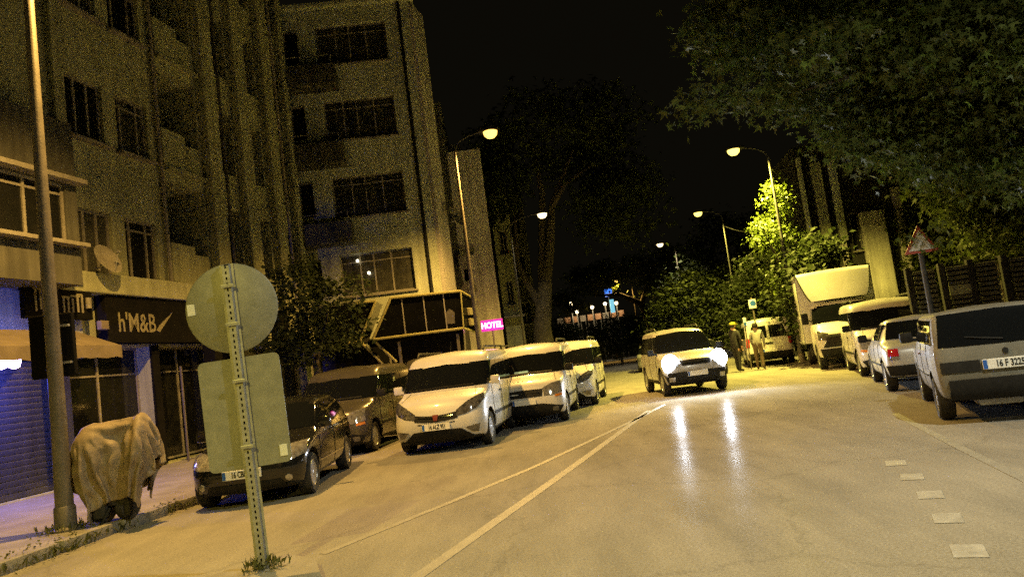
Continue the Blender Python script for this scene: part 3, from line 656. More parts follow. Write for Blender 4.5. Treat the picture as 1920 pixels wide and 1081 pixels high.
# ------------------------------------------------------------------ vehicles (local: +x forward, +y left, z up)
def ring(xf, zf, xr, zr, w, rf, rr, bow, rbow, crown, taper):
    h = []
    e = w - rf; nf, nc, ns = 5, 3, 11
    xe = xf - bow * (e / w) ** 2
    for i in range(nf):
        y = e * i / nf; h.append((xf - bow * (y / w) ** 2, y, zf - crown * (y / w) ** 2))
    for i in range(nc + 1):
        t = math.pi / 2 * i / nc; y = e + rf * math.sin(t)
        h.append((xe - rf + rf * math.cos(t), y, zf - crown * min(1, y / w) ** 2))
    er = w - rr; xre = xr + rbow * (er / w) ** 2
    xa, xb, za, zb = xe - rf, xre + rr, zf - crown, zr - crown * 0.5
    for i in range(1, ns):
        t = i / ns; x = xa + (xb - xa) * t
        h.append((x, w, za + (zb - za) * t))
    for i in range(nc + 1):
        t = math.pi / 2 * i / nc; y = er + rr * math.cos(t)
        h.append((xre + rr - rr * math.sin(t), y, zr - crown * 0.5 * min(1, y / w) ** 2))
    for i in range(nf - 1, -1, -1):
        y = er * i / nf; h.append((xr + rbow * (y / w) ** 2, y, zr - crown * 0.5 * (y / w) ** 2))
    L = max(abs(xf), abs(xr), 0.3)
    return [(x, y * (1 - taper * (x / L) ** 2 * (1 if y > 0 else 0)), z) for x, y, z in h]

def body_object(levels, wheels, wr, bow, rbow, crown, taper, m, W, sub=2):
    vs = []; fs = []; rings = []
    for lv in levels:
        h = ring(*lv, bow, rbow, crown * (0.3 if lv[1] < 0.8 else 1.0), taper)
        full = h + [(x, -y, z) for x, y, z in h[-2:0:-1]]
        rings.append((len(vs), len(h), len(full))); vs += full
    n = rings[0][2]; nh = rings[0][1]
    for i in range(len(rings) - 1):
        a, b = rings[i][0], rings[i + 1][0]
        for k in range(n):
            fs.append((a + k, a + (k + 1) % n, b + (k + 1) % n, b + k))
    for base in (rings[0][0], rings[-1][0]):
        fs.append((base, base + 1, base + n - 1))
        for k in range(1, nh - 2):
            fs.append((base + k, base + k + 1, base + n - k - 1, base + n - k))
        fs.append((base + nh - 2, base + nh - 1, base + nh))
    me = bpy.data.meshes.new('body'); me.from_pydata(vs, [], fs)
    bm = bmesh.new(); bm.from_mesh(me); bmesh.ops.recalc_face_normals(bm, faces=bm.faces); bm.to_mesh(me); bm.free()
    o = bpy.data.objects.new('body', me); C.objects.link(o)
    sd = o.modifiers.new('s', 'SUBSURF'); sd.levels = sub; sd.render_levels = sub
    cb = MB()
    for (x, s) in wheels:
        cb.lathe([(wr, s * (W - 0.36)), (wr, s * (W + 0.3))], (x, 0, wr * 0.93), 'y', 28)
    cut = cb.build('cut', 'well')
    bo = o.modifiers.new('b', 'BOOLEAN'); bo.operation = 'DIFFERENCE'; bo.object = cut; bo.solver = 'EXACT'
    dg = bpy.context.evaluated_depsgraph_get(); dg.update()
    res = bpy.data.meshes.new_from_object(o.evaluated_get(dg))
    bpy.data.objects.remove(o); bpy.data.objects.remove(cut)
    res.materials.clear(); res.materials.append(M[m]); res.materials.append(M['well'])
    for p in res.polygons:
        c = p.center; p.material_index = 0
        for (x, s) in wheels:
            if c.y * s > 0:
                dx, dz = c.x - x, c.z - wr * 0.93; d = math.hypot(dx, dz)
                if d < wr + 0.012 and (abs(c.y) < W - 0.3 or (d > wr - 0.02 and (p.normal.x * dx + p.normal.z * dz) < 0)):
                    p.material_index = 1
        if c.z < 0.3 and p.normal.z < -0.7: p.material_index = 1
    res.polygons.foreach_set('use_smooth', [True] * len(res.polygons)); res.set_sharp_from_angle(angle=R(38))
    return res

DIRS = {'F': (Vector((-1, 0, 0)), lambda a, b: Vector((9, a, b))), 'B': (Vector((1, 0, 0)), lambda a, b: Vector((-9, a, b))),
        'L': (Vector((0, -1, 0)), lambda a, b: Vector((a, 9, b))), 'S': (Vector((0, 1, 0)), lambda a, b: Vector((a, -9, b))),
        'T': (Vector((0, 0, -1)), lambda a, b: Vector((a, b, 9)))}
def patch(bvh, d, top, bot, h=0.006, n=16, rows=8):
    dv, org = DIRS[d]
    T, B = resample(top, n), resample(bot, n); V = []; Nn = []
    for r in range(rows + 1):
        for k in range(n + 1):
            p = T[k].lerp(B[k], r / rows)
            hit, nor, ix, ds = bvh.ray_cast(org(p.x, p.y), dv)
            if hit is None:
                hit, nor, ix, ds = bvh.find_nearest(org(p.x, p.y) + dv * 8.2)
            if nor.dot(dv) > 0: nor = -nor
            V.append(hit); Nn.append(nor)
    b = MB(); w1 = n + 1; tot = len(V)
    vs = [p + q * h for p, q in zip(V, Nn)] + [p - q * 0.012 for p, q in zip(V, Nn)]
    fs = []
    for r in range(rows):
        for k in range(n):
            a = r * w1 + k; fs.append((a, a + 1, a + w1 + 1, a + w1)); fs.append((tot + a, tot + a + w1, tot + a + w1 + 1, tot + a + 1))
    bd = [k for k in range(w1)] + [r * w1 + n for r in range(1, rows + 1)] + [rows * w1 + k for k in range(n - 1, -1, -1)] + [r * w1 for r in range(rows - 1, 0, -1)]
    for i in range(len(bd)):
        a, c = bd[i], bd[(i + 1) % len(bd)]; fs.append((a, tot + a, tot + c, c))
    return b.add(vs, fs)

_wh = {}
def wheel_meshes(r, wd, style):
    k = (r, wd, style)
    if k in _wh: return _wh[k]
    t = MB(); ri = r * 0.64
    t.lathe([(ri, -wd * .42), (r * .9, -wd * .5), (r * .98, -wd * .38), (r, -wd * .15), (r, wd * .15), (r * .98, wd * .38), (r * .9, wd * .5), (ri, wd * .42), (ri, -wd * .42)], (0, 0, 0), 'y', 28)
    m = MB()
    m.lathe([(ri * 1.0, wd * .40), (ri * .93, wd * .44), (ri * .86, wd * .30), (ri * .8, wd * .08), (0.0, wd * .06)], (0, 0, 0), 'y', 24)
    ns = 5 if style == 'alloy' else 9
    for i in range(ns):
        a = 2 * math.pi * i / ns
        m.box((ri * .47 * math.cos(a), wd * .27, ri * .47 * math.sin(a)), (ri * .86, wd * .16, ri * (.26 if style == 'alloy' else .12)), ry=-a)
    m.lathe([(ri * .24, wd * .2), (ri * .24, wd * .38), (ri * .15, wd * .42), (0, wd * .42)], (0, 0, 0), 'y', 12)
    _wh[k] = (t.mesh('tyre', 'rubber', True), m.mesh('rim', 'alloy' if style == 'alloy' else 'dustygrey', True)); return _wh[k]

def vehicle(name, label, cat, x, y, hd, levels, W, wb, wr, paint, feats, plate=None, rplate=None, group=None, bow=0.14, rbow=0.06,
            crown=0.035, taper=0.03, style='alloy', mirrors=None, rails=None, track=None, antenna=None, wiper=True, wo=0.0, z=0.0):
    root = thing(name, label, cat, (x, y, z), R(90 - hd), group)
    ws = [(wb / 2 + wo, 1), (wb / 2 + wo, -1), (-wb / 2 + wo, 1), (-wb / 2 + wo, -1)]
    bm_ = body_object(levels, ws, wr * 1.17, bow, rbow, crown, taper, paint, W)
    link('body', bm_, root)
    bvh = BVHTree.FromPolygons([v.co for v in bm_.vertices], [p.vertices for p in bm_.polygons])
    tw = W - 0.115
    tm, rm = wheel_meshes(wr, 0.2, style)
    for (wx, s) in ws:
        wh = link('wheel', tm, root, (wx, s * tw, wr), 0 if s > 0 else math.pi); link('rim', rm, wh)
    for ft in feats:
        nm, mk, d, top, bot = ft[:5]; h = ft[5] if len(ft) > 5 else 0.006; mir = ft[6] if len(ft) > 6 else False
        jobs = [(d, top, bot)]
        if d == 'L': jobs.append(('S', top, bot))
        elif mir: jobs.append((d, [(-a, b) for a, b in top], [(-a, b) for a, b in bot]))
        if d == 'T': pass
        for (dd, tp, bt) in jobs:
            patch(bvh, dd, tp, bt, h + .004).build(nm, mk, root, True, 50)
    for (pl, d) in ((plate, 'F'), (rplate, 'B')):
        if not pl: continue
        txt, pz = pl[0], pl[1]
        dv, org = DIRS[d]; hit = bvh.ray_cast(org(0, pz), dv)[0]; sg = 1 if d == 'F' else -1
        px_ = hit.x + sg * 0.022
        pb = MB().bbox((px_, 0, pz), (0.024, 0.54, 0.125), 0.006).build('number_plate', 'plate', root)
        MB().box((px_ + sg * 0.0135, -sg * 0.243, pz), (0.003, 0.045, 0.112)).build('blue_band', 'plateblue', pb)
        if txt:
            lettering('lettering', txt, 0.115, (px_ + sg * 0.0145, sg * 0.022, pz - 0.002), (0, sg, 0), (0, 0, 1), 'ink', pb, 0.43 / (0.072 * len(txt)), 0.003)
    if mirrors:
        mx, mz, mm = mirrors
        for s in (1, -1):
            MB().bbox((mx, s * (W + 0.10), mz), (0.10, 0.19, 0.17), 0.04).bbox((mx + 0.02, s * (W - 0.01), mz - 0.05), (0.06, 0.12, 0.05), 0.015).build('door_mirror', mm, root, True)
    if rails:
        x0, x1, ry, rz_, hh = rails
        for s in (1, -1):
            MB().tube([(x0, s * ry, rz_), (x0 - .12, s * ry, rz_ + hh), (x1 + .12, s * ry, rz_ + hh), (x1, s * ry, rz_)], 0.022, 8).build('roof_rail', 'plastic', root, True)
    if antenna:
        MB().tube([antenna, (antenna[0] - .12, antenna[1], antenna[2] + .22)], 0.006, 6).build('antenna', 'plastic', root)
    return root, bvh

# side glass helper: list of door windows between the x values, with belt and top lines
def sideglass(xs, zb, zt, front_slant=0.35, rear_slant=0.1, gap=0.05):
    out = []
    n = len(xs) - 1
    for i in range(n):
        a, b = xs[i], xs[i + 1]        # a > b (front to back)
        ta = a - (front_slant if i == 0 else gap / 2); tb = b + (rear_slant if i == n - 1 else gap / 2)
        ba = a - (0.02 if i == 0 else gap / 2); bb = b + (0.02 if i == n - 1 else gap / 2)
        out.append(('side_window', 'glass', 'L', [(ta, zt), (tb, zt)], [(ba, zb), (bb, zb)], 0.005))
    return out
def seams(xs, z0, z1):
    return [('door_seam', 'plastic', 'L', [(x + .006, z1), (x - .006, z1)], [(x + .006, z0), (x - .006, z0)], 0.002) for x in xs]

# --- the white smiling-faced panel vans
VAN = [(1.98, .20, -2.0, .24, .82, .22, .12), (2.10, .25, -2.10, .29, .89, .3, .16), (2.17, .40, -2.16, .45, .925, .34, .18), (2.19, .58, -2.17, .62, .93, .36, .18),
       (2.15, .74, -2.17, .80, .915, .38, .18), (2.09, .92, -2.17, .92, .92, .38, .18), (1.94, 1.03, -2.16, 1.00, .915, .34, .18), (1.64, 1.095, -2.16, 1.06, .91, .28, .18),
       (1.42, 1.13, -2.15, 1.10, .905, .2, .18), (1.20, 1.36, -2.14, 1.36, .90, .18, .16), (0.93, 1.65, -2.12, 1.66, .875, .18, .16), (0.78, 1.80, -2.09, 1.80, .84, .18, .16),
       (0.52, 1.88, -2.0, 1.88, .77, .2, .2), (-.1, 1.905, -1.6, 1.905, .40, .1, .1)]
def van_feats(face):
    f = [('windscreen', 'glass', 'F', [(-.79, 1.585), (0, 1.63), (.79, 1.585)], [(-.84, 1.15), (0, 1.16), (.84, 1.15)]),
         ('wiper', 'plastic', 'F', [(-.70, 1.185), (0, 1.20), (.62, 1.195)], [(-.70, 1.165), (0, 1.178), (.62, 1.172)], .012)]
    f += sideglass([1.30, .15, -.90, -2.0], 1.16, 1.62, .40, .10)
    f += seams([.98, .02, -.98], .34, 1.13)
    f += [('door_handle', 'plastic', 'L', [(.22, .99), (.05, .99)], [(.22, .955), (.05, .955)], .02), ('side_strip', 'plastic', 'L', [(1.0, .60), (-1.0, .60)], [(1.0, .54), (-1.0, .54)], .012),
          ('sill', 'plastic', 'L', [(1.0, .30), (-1.0, .30)], [(1.0, .22), (-1.0, .22)], .008),
          ('fuel_flap', 'plastic', 'L', [(-1.62, .93), (-1.74, .93)], [(-1.62, .80), (-1.74, .80)], .002),
          ('tail_lamp', 'red_lamp', 'L', [(-1.98, 1.5), (-2.1, 1.48)], [(-2.0, 1.02), (-2.14, 1.02)], .008),
          ('rear_window', 'glass', 'B', [(-.6, 1.6), (.6, 1.6)], [(-.72, 1.15), (.72, 1.15)])]
    f += [('hood_seam', 'plastic', 'F', [(a * .66 - .005, 1.14), (a * .66 + .005, 1.14)], [(a * .74 - .005, .99), (a * .74 + .005, .99)], .0) for a in (1, -1)]
    f += [('bumper_seam', 'plastic', 'L', [(1.62, .70), (1.30, .70)], [(1.62, .692), (1.30, .692)], .0)]
    if face == 'smile':
        f += [('headlamp', 'lamp_dark', 'F', [(.40, .765), (.60, .90), (.78, .985), (.865, 1.0)], [(.40, .66), (.60, .69), (.78, .77), (.875, .90)], .01, True),
              ('grille', 'plastic', 'F', [(-.42, .745), (-.2, .715), (0, .705), (.2, .715), (.42, .745)], [(-.42, .63), (-.2, .60), (0, .59), (.2, .60), (.42, .63)], .008),
              ('grille_bar', 'chrome', 'F', [(-.34, .695), (0, .668), (.34, .695)], [(-.34, .68), (0, .653), (.34, .68)], .016),
              ('badge', 'redbadge', 'F', [(-.055, .72), (.055, .72)], [(-.035, .615), (.035, .615)], .02),
              ('upper_slot', 'plastic', 'F', [(-.36, .575), (0, .57), (.36, .575)], [(-.36, .562), (0, .557), (.36, .562)], .006),
              ('lower_grille', 'plastic', 'F', [(-.46, .43), (0, .44), (.46, .43)], [(-.70, .25), (0, .22), (.70, .25)], .010),
              ('bumper_skirt', 'plastic', 'F', [(-.78, .275), (0, .25), (.78, .275)], [(-.72, .20), (0, .20), (.72, .20)], .016),
              ('fog_lamp', 'lamp_dark', 'F', [(.55, .44), (.80, .47)], [(.66, .345), (.76, .33)], .010, True)]
    else:
        f += [('headlamp', 'lamp_glass', 'F', [(.44, .84), (.64, .92), (.83, .95)], [(.46, .66), (.66, .66), (.85, .70)], .01, True),
              ('indicator', 'orange_lamp', 'F', [(.70, .66), (.84, .68)], [(.70, .61), (.85, .63)], .01, True),
              ('grille', 'plastic', 'F', [(-.44, .82), (0, .83), (.44, .82)], [(-.42, .66), (0, .66), (.42, .66)], .008),
              ('grille_bar', 'chrome', 'F', [(-.40, .745), (0, .75), (.40, .745)], [(-.40, .735), (0, .74), (.40, .735)], .016),
              ('lower_bumper', 'plastic', 'F', [(-.85, .40), (-.4, .50), (0, .50), (.4, .50), (.85, .40)], [(-.72, .20), (0, .20), (.72, .20)], .012),
              ('fog_lamp', 'lamp_dark', 'F', [(.62, .40), (.74, .40)], [(.62, .31), (.74, .31)], .02, True)]
    return f
LEFT = 'vehicles parked nose out on the left side of the street'
RIGHT = 'vehicles parked along the right side of the street'
vehicle('parked_van', 'white van with a wide dark grinning grille, plate reading 16 ALZ 951', 'van', -1.42, 16.15, 188.5, VAN, .915, 2.75, .32, 'white', van_feats('smile'),
        ('16 ALZ 951', .505), None, LEFT, mirrors=(1.05, 1.22, 'white'), rails=(.4, -1.8, .72, 1.86, .07), antenna=(.35, 0, 1.89))
vv, bb = vehicle('parked_van', 'white van with a light blue paper behind its windscreen', 'van', .28, 19.1, 189, VAN, .915, 2.75, .32, 'white', van_feats('plain') +
        [('hood_letter', 'blackpaper', 'F', [(a, 1.035), (a + .03, 1.035)], [(a, 1.02), (a + .03, 1.02)], .001) for a in (-.24, -.14, -.04, .06, .16)],
        ('', .56), None, LEFT, mirrors=(1.05, 1.22, 'plastic'), rails=(.4, -1.8, .72, 1.86, .08))
patch(bb, 'F', [(-.28, 1.245), (.05, 1.245)], [(-.28, 1.175), (.05, 1.175)], .012).build('windscreen_paper', 'bluepaper', vv)
vehicle('parked_van', 'white van at the far end of the left row, its wheels turned out', 'van', 1.42, 22.9, 191, VAN, .915, 2.75, .32, 'white', van_feats('smile'),
        None, None, LEFT, mirrors=(1.05, 1.22, 'plastic'), rails=(.4, -1.8, .72, 1.86, .09))
vehicle('parked_van', 'white van with a reflection on its windscreen, parked in front of the box truck', 'van', 9.72, 19.95, 198, VAN, .915, 2.75, .32, 'white', van_feats('plain'),
        ('', .5), None, RIGHT, mirrors=(1.05, 1.22, 'plastic'), rails=(.4, -1.8, .72, 1.86, .08))
# --- dark vans of the left row
vehicle('parked_van', 'dark bronze van between the black hatchback and the white grinning van', 'van', -4.05, 17.75, 187, VAN, .90, 2.75, .32, 'bronze', van_feats('plain'),
        None, None, LEFT, mirrors=(1.05, 1.22, 'plastic'))
vehicle('parked_van', 'dark van mostly hidden behind the white grinning van, only its roof showing', 'van', -2.45, 22.1, 188, [(a, b * 1.06, c, d * 1.06, e, f, g) for a, b, c, d, e, f, g in VAN], .915, 2.75, .32, 'bronze', van_feats('plain'),
        None, None, LEFT, rails=(.0, -1.8, .60, 1.91, .07))

# --- black hatchback
HATCH = [(1.70, .18, -1.75, .22, .74, .2, .15), (1.86, .24, -1.88, .28, .80, .3, .2), (1.93, .42, -1.93, .45, .835, .34, .22), (1.92, .58, -1.93, .62, .845, .36, .22),
         (1.84, .70, -1.92, .76, .845, .36, .22), (1.66, .80, -1.90, .84, .84, .34, .22), (1.30, .875, -1.88, .90, .825, .3, .22), (.98, .92, -1.86, .94, .81, .25, .22),
         (.60, 1.14, -1.74, 1.16, .73, .2, .2), (.22, 1.34, -1.56, 1.34, .645, .18, .18), (0, 1.405, -1.35, 1.40, .58, .18, .18), (-.25, 1.43, -1.05, 1.43, .28, .1, .1)]
hf = [('windscreen', 'glass', 'F', [(-.55, 1.31), (0, 1.335), (.55, 1.31)], [(-.73, .945), (0, .95), (.73, .945)]),
      ('headlamp', 'lamp_glass', 'F', [(.42, .70), (.62, .775), (.79, .79)], [(.44, .565), (.64, .57), (.81, .63)], .01, True),
      ('grille', 'plastic', 'F', [(-.36, .66), (.36, .66)], [(-.34, .575), (.34, .575)], .008), ('grille_bar', 'chrome', 'F', [(-.30, .63), (.30, .63)], [(-.30, .615), (.30, .615)], .016),
      ('lower_grille', 'plastic', 'F', [(-.5, .34), (.5, .34)], [(-.56, .24), (.56, .24)], .010),
      ('fog_lamp', 'lamp_glass', 'F', [(.56, .37), (.60, .395), (.64, .37)], [(.56, .325), (.60, .30), (.64, .325)], .018, True),
      ('rear_window', 'glass', 'B', [(-.5, 1.28), (.5, 1.28)], [(-.62, .98), (.62, .98)]), ('tail_lamp', 'red_lamp', 'B', [(.58, .95), (.76, .95)], [(.62, .68), (.80, .68)], .008, True),
      ('door_handle', 'chrome', 'L', [(-.12, .79), (-.28, .79)], [(-.12, .765), (-.28, .765)], .018), ('side_strip', 'chrome', 'L', [(.9, .44), (-.9, .44)], [(.9, .42), (-.9, .42)], .010)]
hf += sideglass([.92, -.18, -1.02, -1.6], .955, 1.27, .5, .2) + seams([.8, -.2, -1.0], .30, .93)
vehicle('parked_car', 'black hatchback with a plate starting 16 CB, behind the backs of the road signs', 'car', -4.12, 12.35, 178, HATCH, .845, 2.5, .30, 'black_paint', hf,
        ('16 CBF 107', .475), None, LEFT, mirrors=(.78, 1.0, 'black_paint'))

# --- the oncoming car with lit headlamps
SUV = [(1.84, .26, -1.9, .3, .78, .2, .14), (1.96, .32, -2.0, .36, .85, .26, .18), (2.02, .48, -2.04, .5, .88, .28, .2), (2.02, .66, -2.04, .66, .888, .3, .2), (1.98, .80, -2.04, .82, .888, .32, .2),
       (1.86, .93, -2.03, .93, .885, .32, .2), (1.5, 1.0, -2.02, 1.0, .875, .28, .2), (1.02, 1.06, -2.0, 1.06, .865, .22, .2), (.72, 1.34, -1.97, 1.34, .82, .2, .18), (.42, 1.59, -1.9, 1.60, .755, .18, .18),
       (.2, 1.69, -1.8, 1.70, .70, .18, .18), (-.15, 1.725, -1.5, 1.73, .34, .1, .1)]
sf = [('windscreen', 'glass', 'F', [(-.65, 1.57), (0, 1.61), (.65, 1.57)], [(-.78, 1.085), (0, 1.09), (.78, 1.085)]),
      ('grille', 'plastic', 'F', [(-.42, .86), (0, .87), (.42, .86)], [(-.38, .74), (0, .735), (.38, .74)], .008), ('grille_bar', 'chrome', 'F', [(-.36, .80), (.36, .80)], [(-.36, .785), (.36, .785)], .014),
      ('lower_bumper', 'plastic', 'F', [(-.86, .58), (0, .60), (.86, .58)], [(-.74, .27), (0, .27), (.74, .27)], .012),
      ('headlamp_housing', 'lamp_glass', 'F', [(.47, .87), (.70, .93), (.84, .93)], [(.47, .72), (.70, .71), (.86, .74)], .010, True),
      ('fog_lamp', 'lamp_glass', 'F', [(.60, .48), (.74, .48)], [(.60, .38), (.74, .38)], .02, True),
      ('rear_window', 'glass', 'B', [(-.56, 1.48), (.56, 1.48)], [(-.68, 1.1), (.68, 1.1)]), ('tail_lamp', 'red_lamp', 'B', [(.66, 1.1), (.8, 1.1)], [(.68, .8), (.82, .8)], .008, True),
      ('sill', 'plastic', 'L', [(.95, .40), (-.95, .40)], [(.95, .27), (-.95, .27)], .012)]
sf += sideglass([.96, -.1, -1.02, -1.85], 1.09, 1.53, .40, .2) + seams([.85, -.12, -1.0], .40, 1.05)
SX, SY, SH = 4.66, 22.1, 180.0
su, sb = vehicle('oncoming_car', 'pale high-roofed car driving towards the viewer with both headlamps blazing', 'car', SX, SY, SH, SUV, .888, 2.6, .33, 'greybeige', sf,
                 ('', .53), None, None, mirrors=(.86, 1.14, 'plastic'), rails=(.1, -1.6, .62, 1.69, .07), antenna=(-.0, 0, 1.72), bow=.12)
su.scale = (1, 1, 1.08)
for s in (1, -1):
    hit = sb.ray_cast(Vector((9, s * .66, .82)), Vector((-1, 0, 0)))[0]
    MB().lathe([(.0, .10), (.12, .085), (.215, .04), (.235, -.03)], (hit.x + .01, s * .66, .82), 'x', 20).build('lit_headlamp', 'e_headlight', su, True)  # disc made oversize to take in the headlamp glare
    ld = bpy.data.lights.new('headlamp_beam', 'SPOT'); ld.energy = 560; ld.color = (.80, .88, 1.0); ld.spot_size = R(140); ld.spot_blend = 1.0; ld.shadow_soft_size = .07
    lo = link('headlamp_beam', ld, su); lo.location = (hit.x + .14, s * .66, .82); lo.rotation_euler = (0, R(-92), 0)

# --- boxy estate at the right edge, rear towards the viewer
BOXY = [(1.80, .26, -1.80, .30, .70, .15, .1), (1.92, .32, -1.93, .36, .76, .2, .1), (1.96, .5, -1.96, .52, .79, .2, .1), (1.96, .66, -1.96, .68, .80, .2, .1), (1.92, .80, -1.95, .84, .80, .22, .1),
        (1.7, .88, -1.94, .93, .80, .2, .1), (1.25, .93, -1.93, .99, .79, .18, .1), (.85, .97, -1.92, 1.02, .78, .16, .1), (.55, 1.18, -1.89, 1.20, .77, .14, .08), (.28, 1.39, -1.84, 1.40, .735, .12, .08),
        (.1, 1.445, -1.79, 1.45, .70, .12, .08), (-.2, 1.465, -1.5, 1.47, .38, .1, .1)]
bf = [('rear_window', 'glass', 'B', [(-.655, 1.395), (0, 1.41), (.655, 1.395)], [(-.71, .985), (0, .98), (.71, .985)], .005),
      ('tail_lamp', 'plastic', 'B', [(-.72, .80), (-.29, .80)], [(-.72, .66), (-.29, .66)], .008), ('tail_lamp', 'plastic', 'B', [(.29, .80), (.72, .80)], [(.29, .66), (.72, .66)], .008),
      ('bumper', 'plastic', 'B', [(-.66, .57), (0, .575), (.66, .57)], [(-.66, .36), (0, .355), (.66, .36)], .05),
      ('boot_lock', 'plastic', 'B', [(-.03, .905), (0, .92), (.03, .905)], [(-.03, .86), (0, .845), (.03, .86)], .012), ('rear_valance', 'plastic', 'B', [(-.66, .35), (.66, .35)], [(-.62, .29), (.62, .29)], .01),
      ('rear_wiper', 'plastic', 'B', [(0, 1.04), (.40, 1.10)], [(0, 1.02), (.40, 1.085)], .02),
      ('windscreen', 'glass', 'F', [(-.55, 1.3), (.55, 1.3)], [(-.68, 1.0), (.68, 1.0)]), ('headlamp', 'lamp_glass', 'F', [(.5, .8), (.74, .8)], [(.5, .62), (.74, .62)], .01, True),
      ('side_strip', 'chrome', 'L', [(1.0, .60), (-.9, .60)], [(1.0, .575), (-.9, .575)], .014), ('door_handle', 'chrome', 'L', [(-.05, .87), (-.2, .87)], [(-.05, .845), (-.2, .845)], .02)]
bf += sideglass([.85, -.2, -1.0, -1.74], 1.02, 1.34, .42, .12) + seams([.72, -.22, -1.02], .34, 1.0)
tf, tb = vehicle('parked_car', 'dusty grey boxy estate car with rear plate 16 F 3225', 'car', 6.72, 11.0, 24, BOXY, .80, 2.4, .29, 'dustygrey', bf,
        None, ('16 F 3225', .735), RIGHT, bow=.06, rbow=.03, style='steel', mirrors=(.72, 1.08, 'plastic'))
MB().tube([(-1.3, -.5, .26), (-1.85, -.5, .25), (-2.0, -.5, .25)], .03, 10).build('exhaust_pipe', 'galv', tf, True)
MB().bbox((-1.55, .12, .28), (.5, .5, .14), .05).build('silencer', 'galv', tf, True)
# --- pale saloon in front of it
SED = [(1.78, .22, -1.78, .26, .72, .2, .15), (1.92, .28, -1.92, .32, .79, .28, .2), (1.97, .45, -1.97, .48, .82, .3, .22), (1.96, .6, -1.97, .64, .83, .32, .22), (1.88, .72, -1.95, .80, .83, .32, .22),
       (1.7, .80, -1.88, .88, .825, .3, .22), (1.3, .87, -1.6, .93, .815, .26, .22), (.9, .93, -1.28, .96, .80, .22, .2), (.55, 1.13, -1.05, 1.14, .72, .2, .2), (.2, 1.32, -.82, 1.32, .635, .18, .18),
       (0, 1.38, -.7, 1.38, .57, .18, .18), (-.15, 1.40, -.5, 1.40, .28, .1, .1)]
df = [('rear_window', 'glass', 'B', [(-.56, 1.30), (.56, 1.30)], [(-.68, .985), (.68, .985)]), ('tail_lamp', 'red_lamp', 'B', [(.58, .82), (.74, .82)], [(.58, .69), (.75, .69)], .01, True),
      ('reversing_lamp', 'lamp_glass', 'B', [(.58, .685), (.75, .685)], [(.58, .63), (.75, .63)], .01, True),
      ('bumper', 'plastic', 'B', [(-.78, .52), (.78, .52)], [(-.74, .34), (.74, .34)], .03), ('windscreen', 'glass', 'F', [(-.55, 1.29), (.55, 1.29)], [(-.7, .95), (.7, .95)]),
      ('headlamp', 'lamp_glass', 'F', [(.45, .74), (.76, .76)], [(.45, .6), (.78, .6)], .01, True), ('side_strip', 'plastic', 'L', [(.9, .52), (-.9, .52)], [(.9, .48), (-.9, .48)], .012)]
df += sideglass([.85, -.15, -.98], .97, 1.27, .46, .22) + seams([.75, -.17, -.95], .30, .95)
vehicle('parked_car', 'pale silver saloon with red tail lamps between the grey estate and the white van', 'car', 8.17, 15.5, 20, SED, .83, 2.45, .29, 'silver', df,
        None, ('', .58), RIGHT, mirrors=(.8, 1.0, 'plastic'))
# --- small pale estate seen beyond the people, and cars far up the street
mf = [('rear_window', 'glass', 'B', [(-.6, 1.6), (.6, 1.6)], [(-.72, 1.12), (.72, 1.12)]), ('tail_lamp', 'red_lamp', 'B', [(.72, 1.15), (.84, 1.15)], [(.74, .8), (.87, .8)], .01, True),
      ('bumper', 'plastic', 'B', [(-.84, .55), (.84, .55)], [(-.8, .3), (.8, .3)], .03), ('lock_handle', 'plastic', 'B', [(-.16, .93), (.16, .93)], [(-.16, .88), (.16, .88)], .02),
      ('window_bar', 'white', 'B', [(-.05, 1.62), (.05, 1.62)], [(-.05, 1.1), (.05, 1.1)], .02)]
mf += sideglass([1.30, .15, -.90, -2.0], 1.16, 1.62, .40, .10)
vehicle('parked_van', 'pale van seen from behind, beyond the two standing people', 'van', 10.35, 31.6, 14, VAN, .915, 2.75, .32, 'white', mf, None, ('', .62), RIGHT)
FAR = 'cars far up the street'
vehicle('distant_car', 'dark car just behind the oncoming car on its right', 'car', 7.0, 29.5, 188, HATCH, .845, 2.5, .30, 'darkgrey_paint', hf, None, None, FAR)
vehicle('distant_car', 'grey car far up the street, left of the oncoming car', 'car', 7.25, 41.5, 190, HATCH, .845, 2.5, .30, 'silver', hf, None, None, FAR)

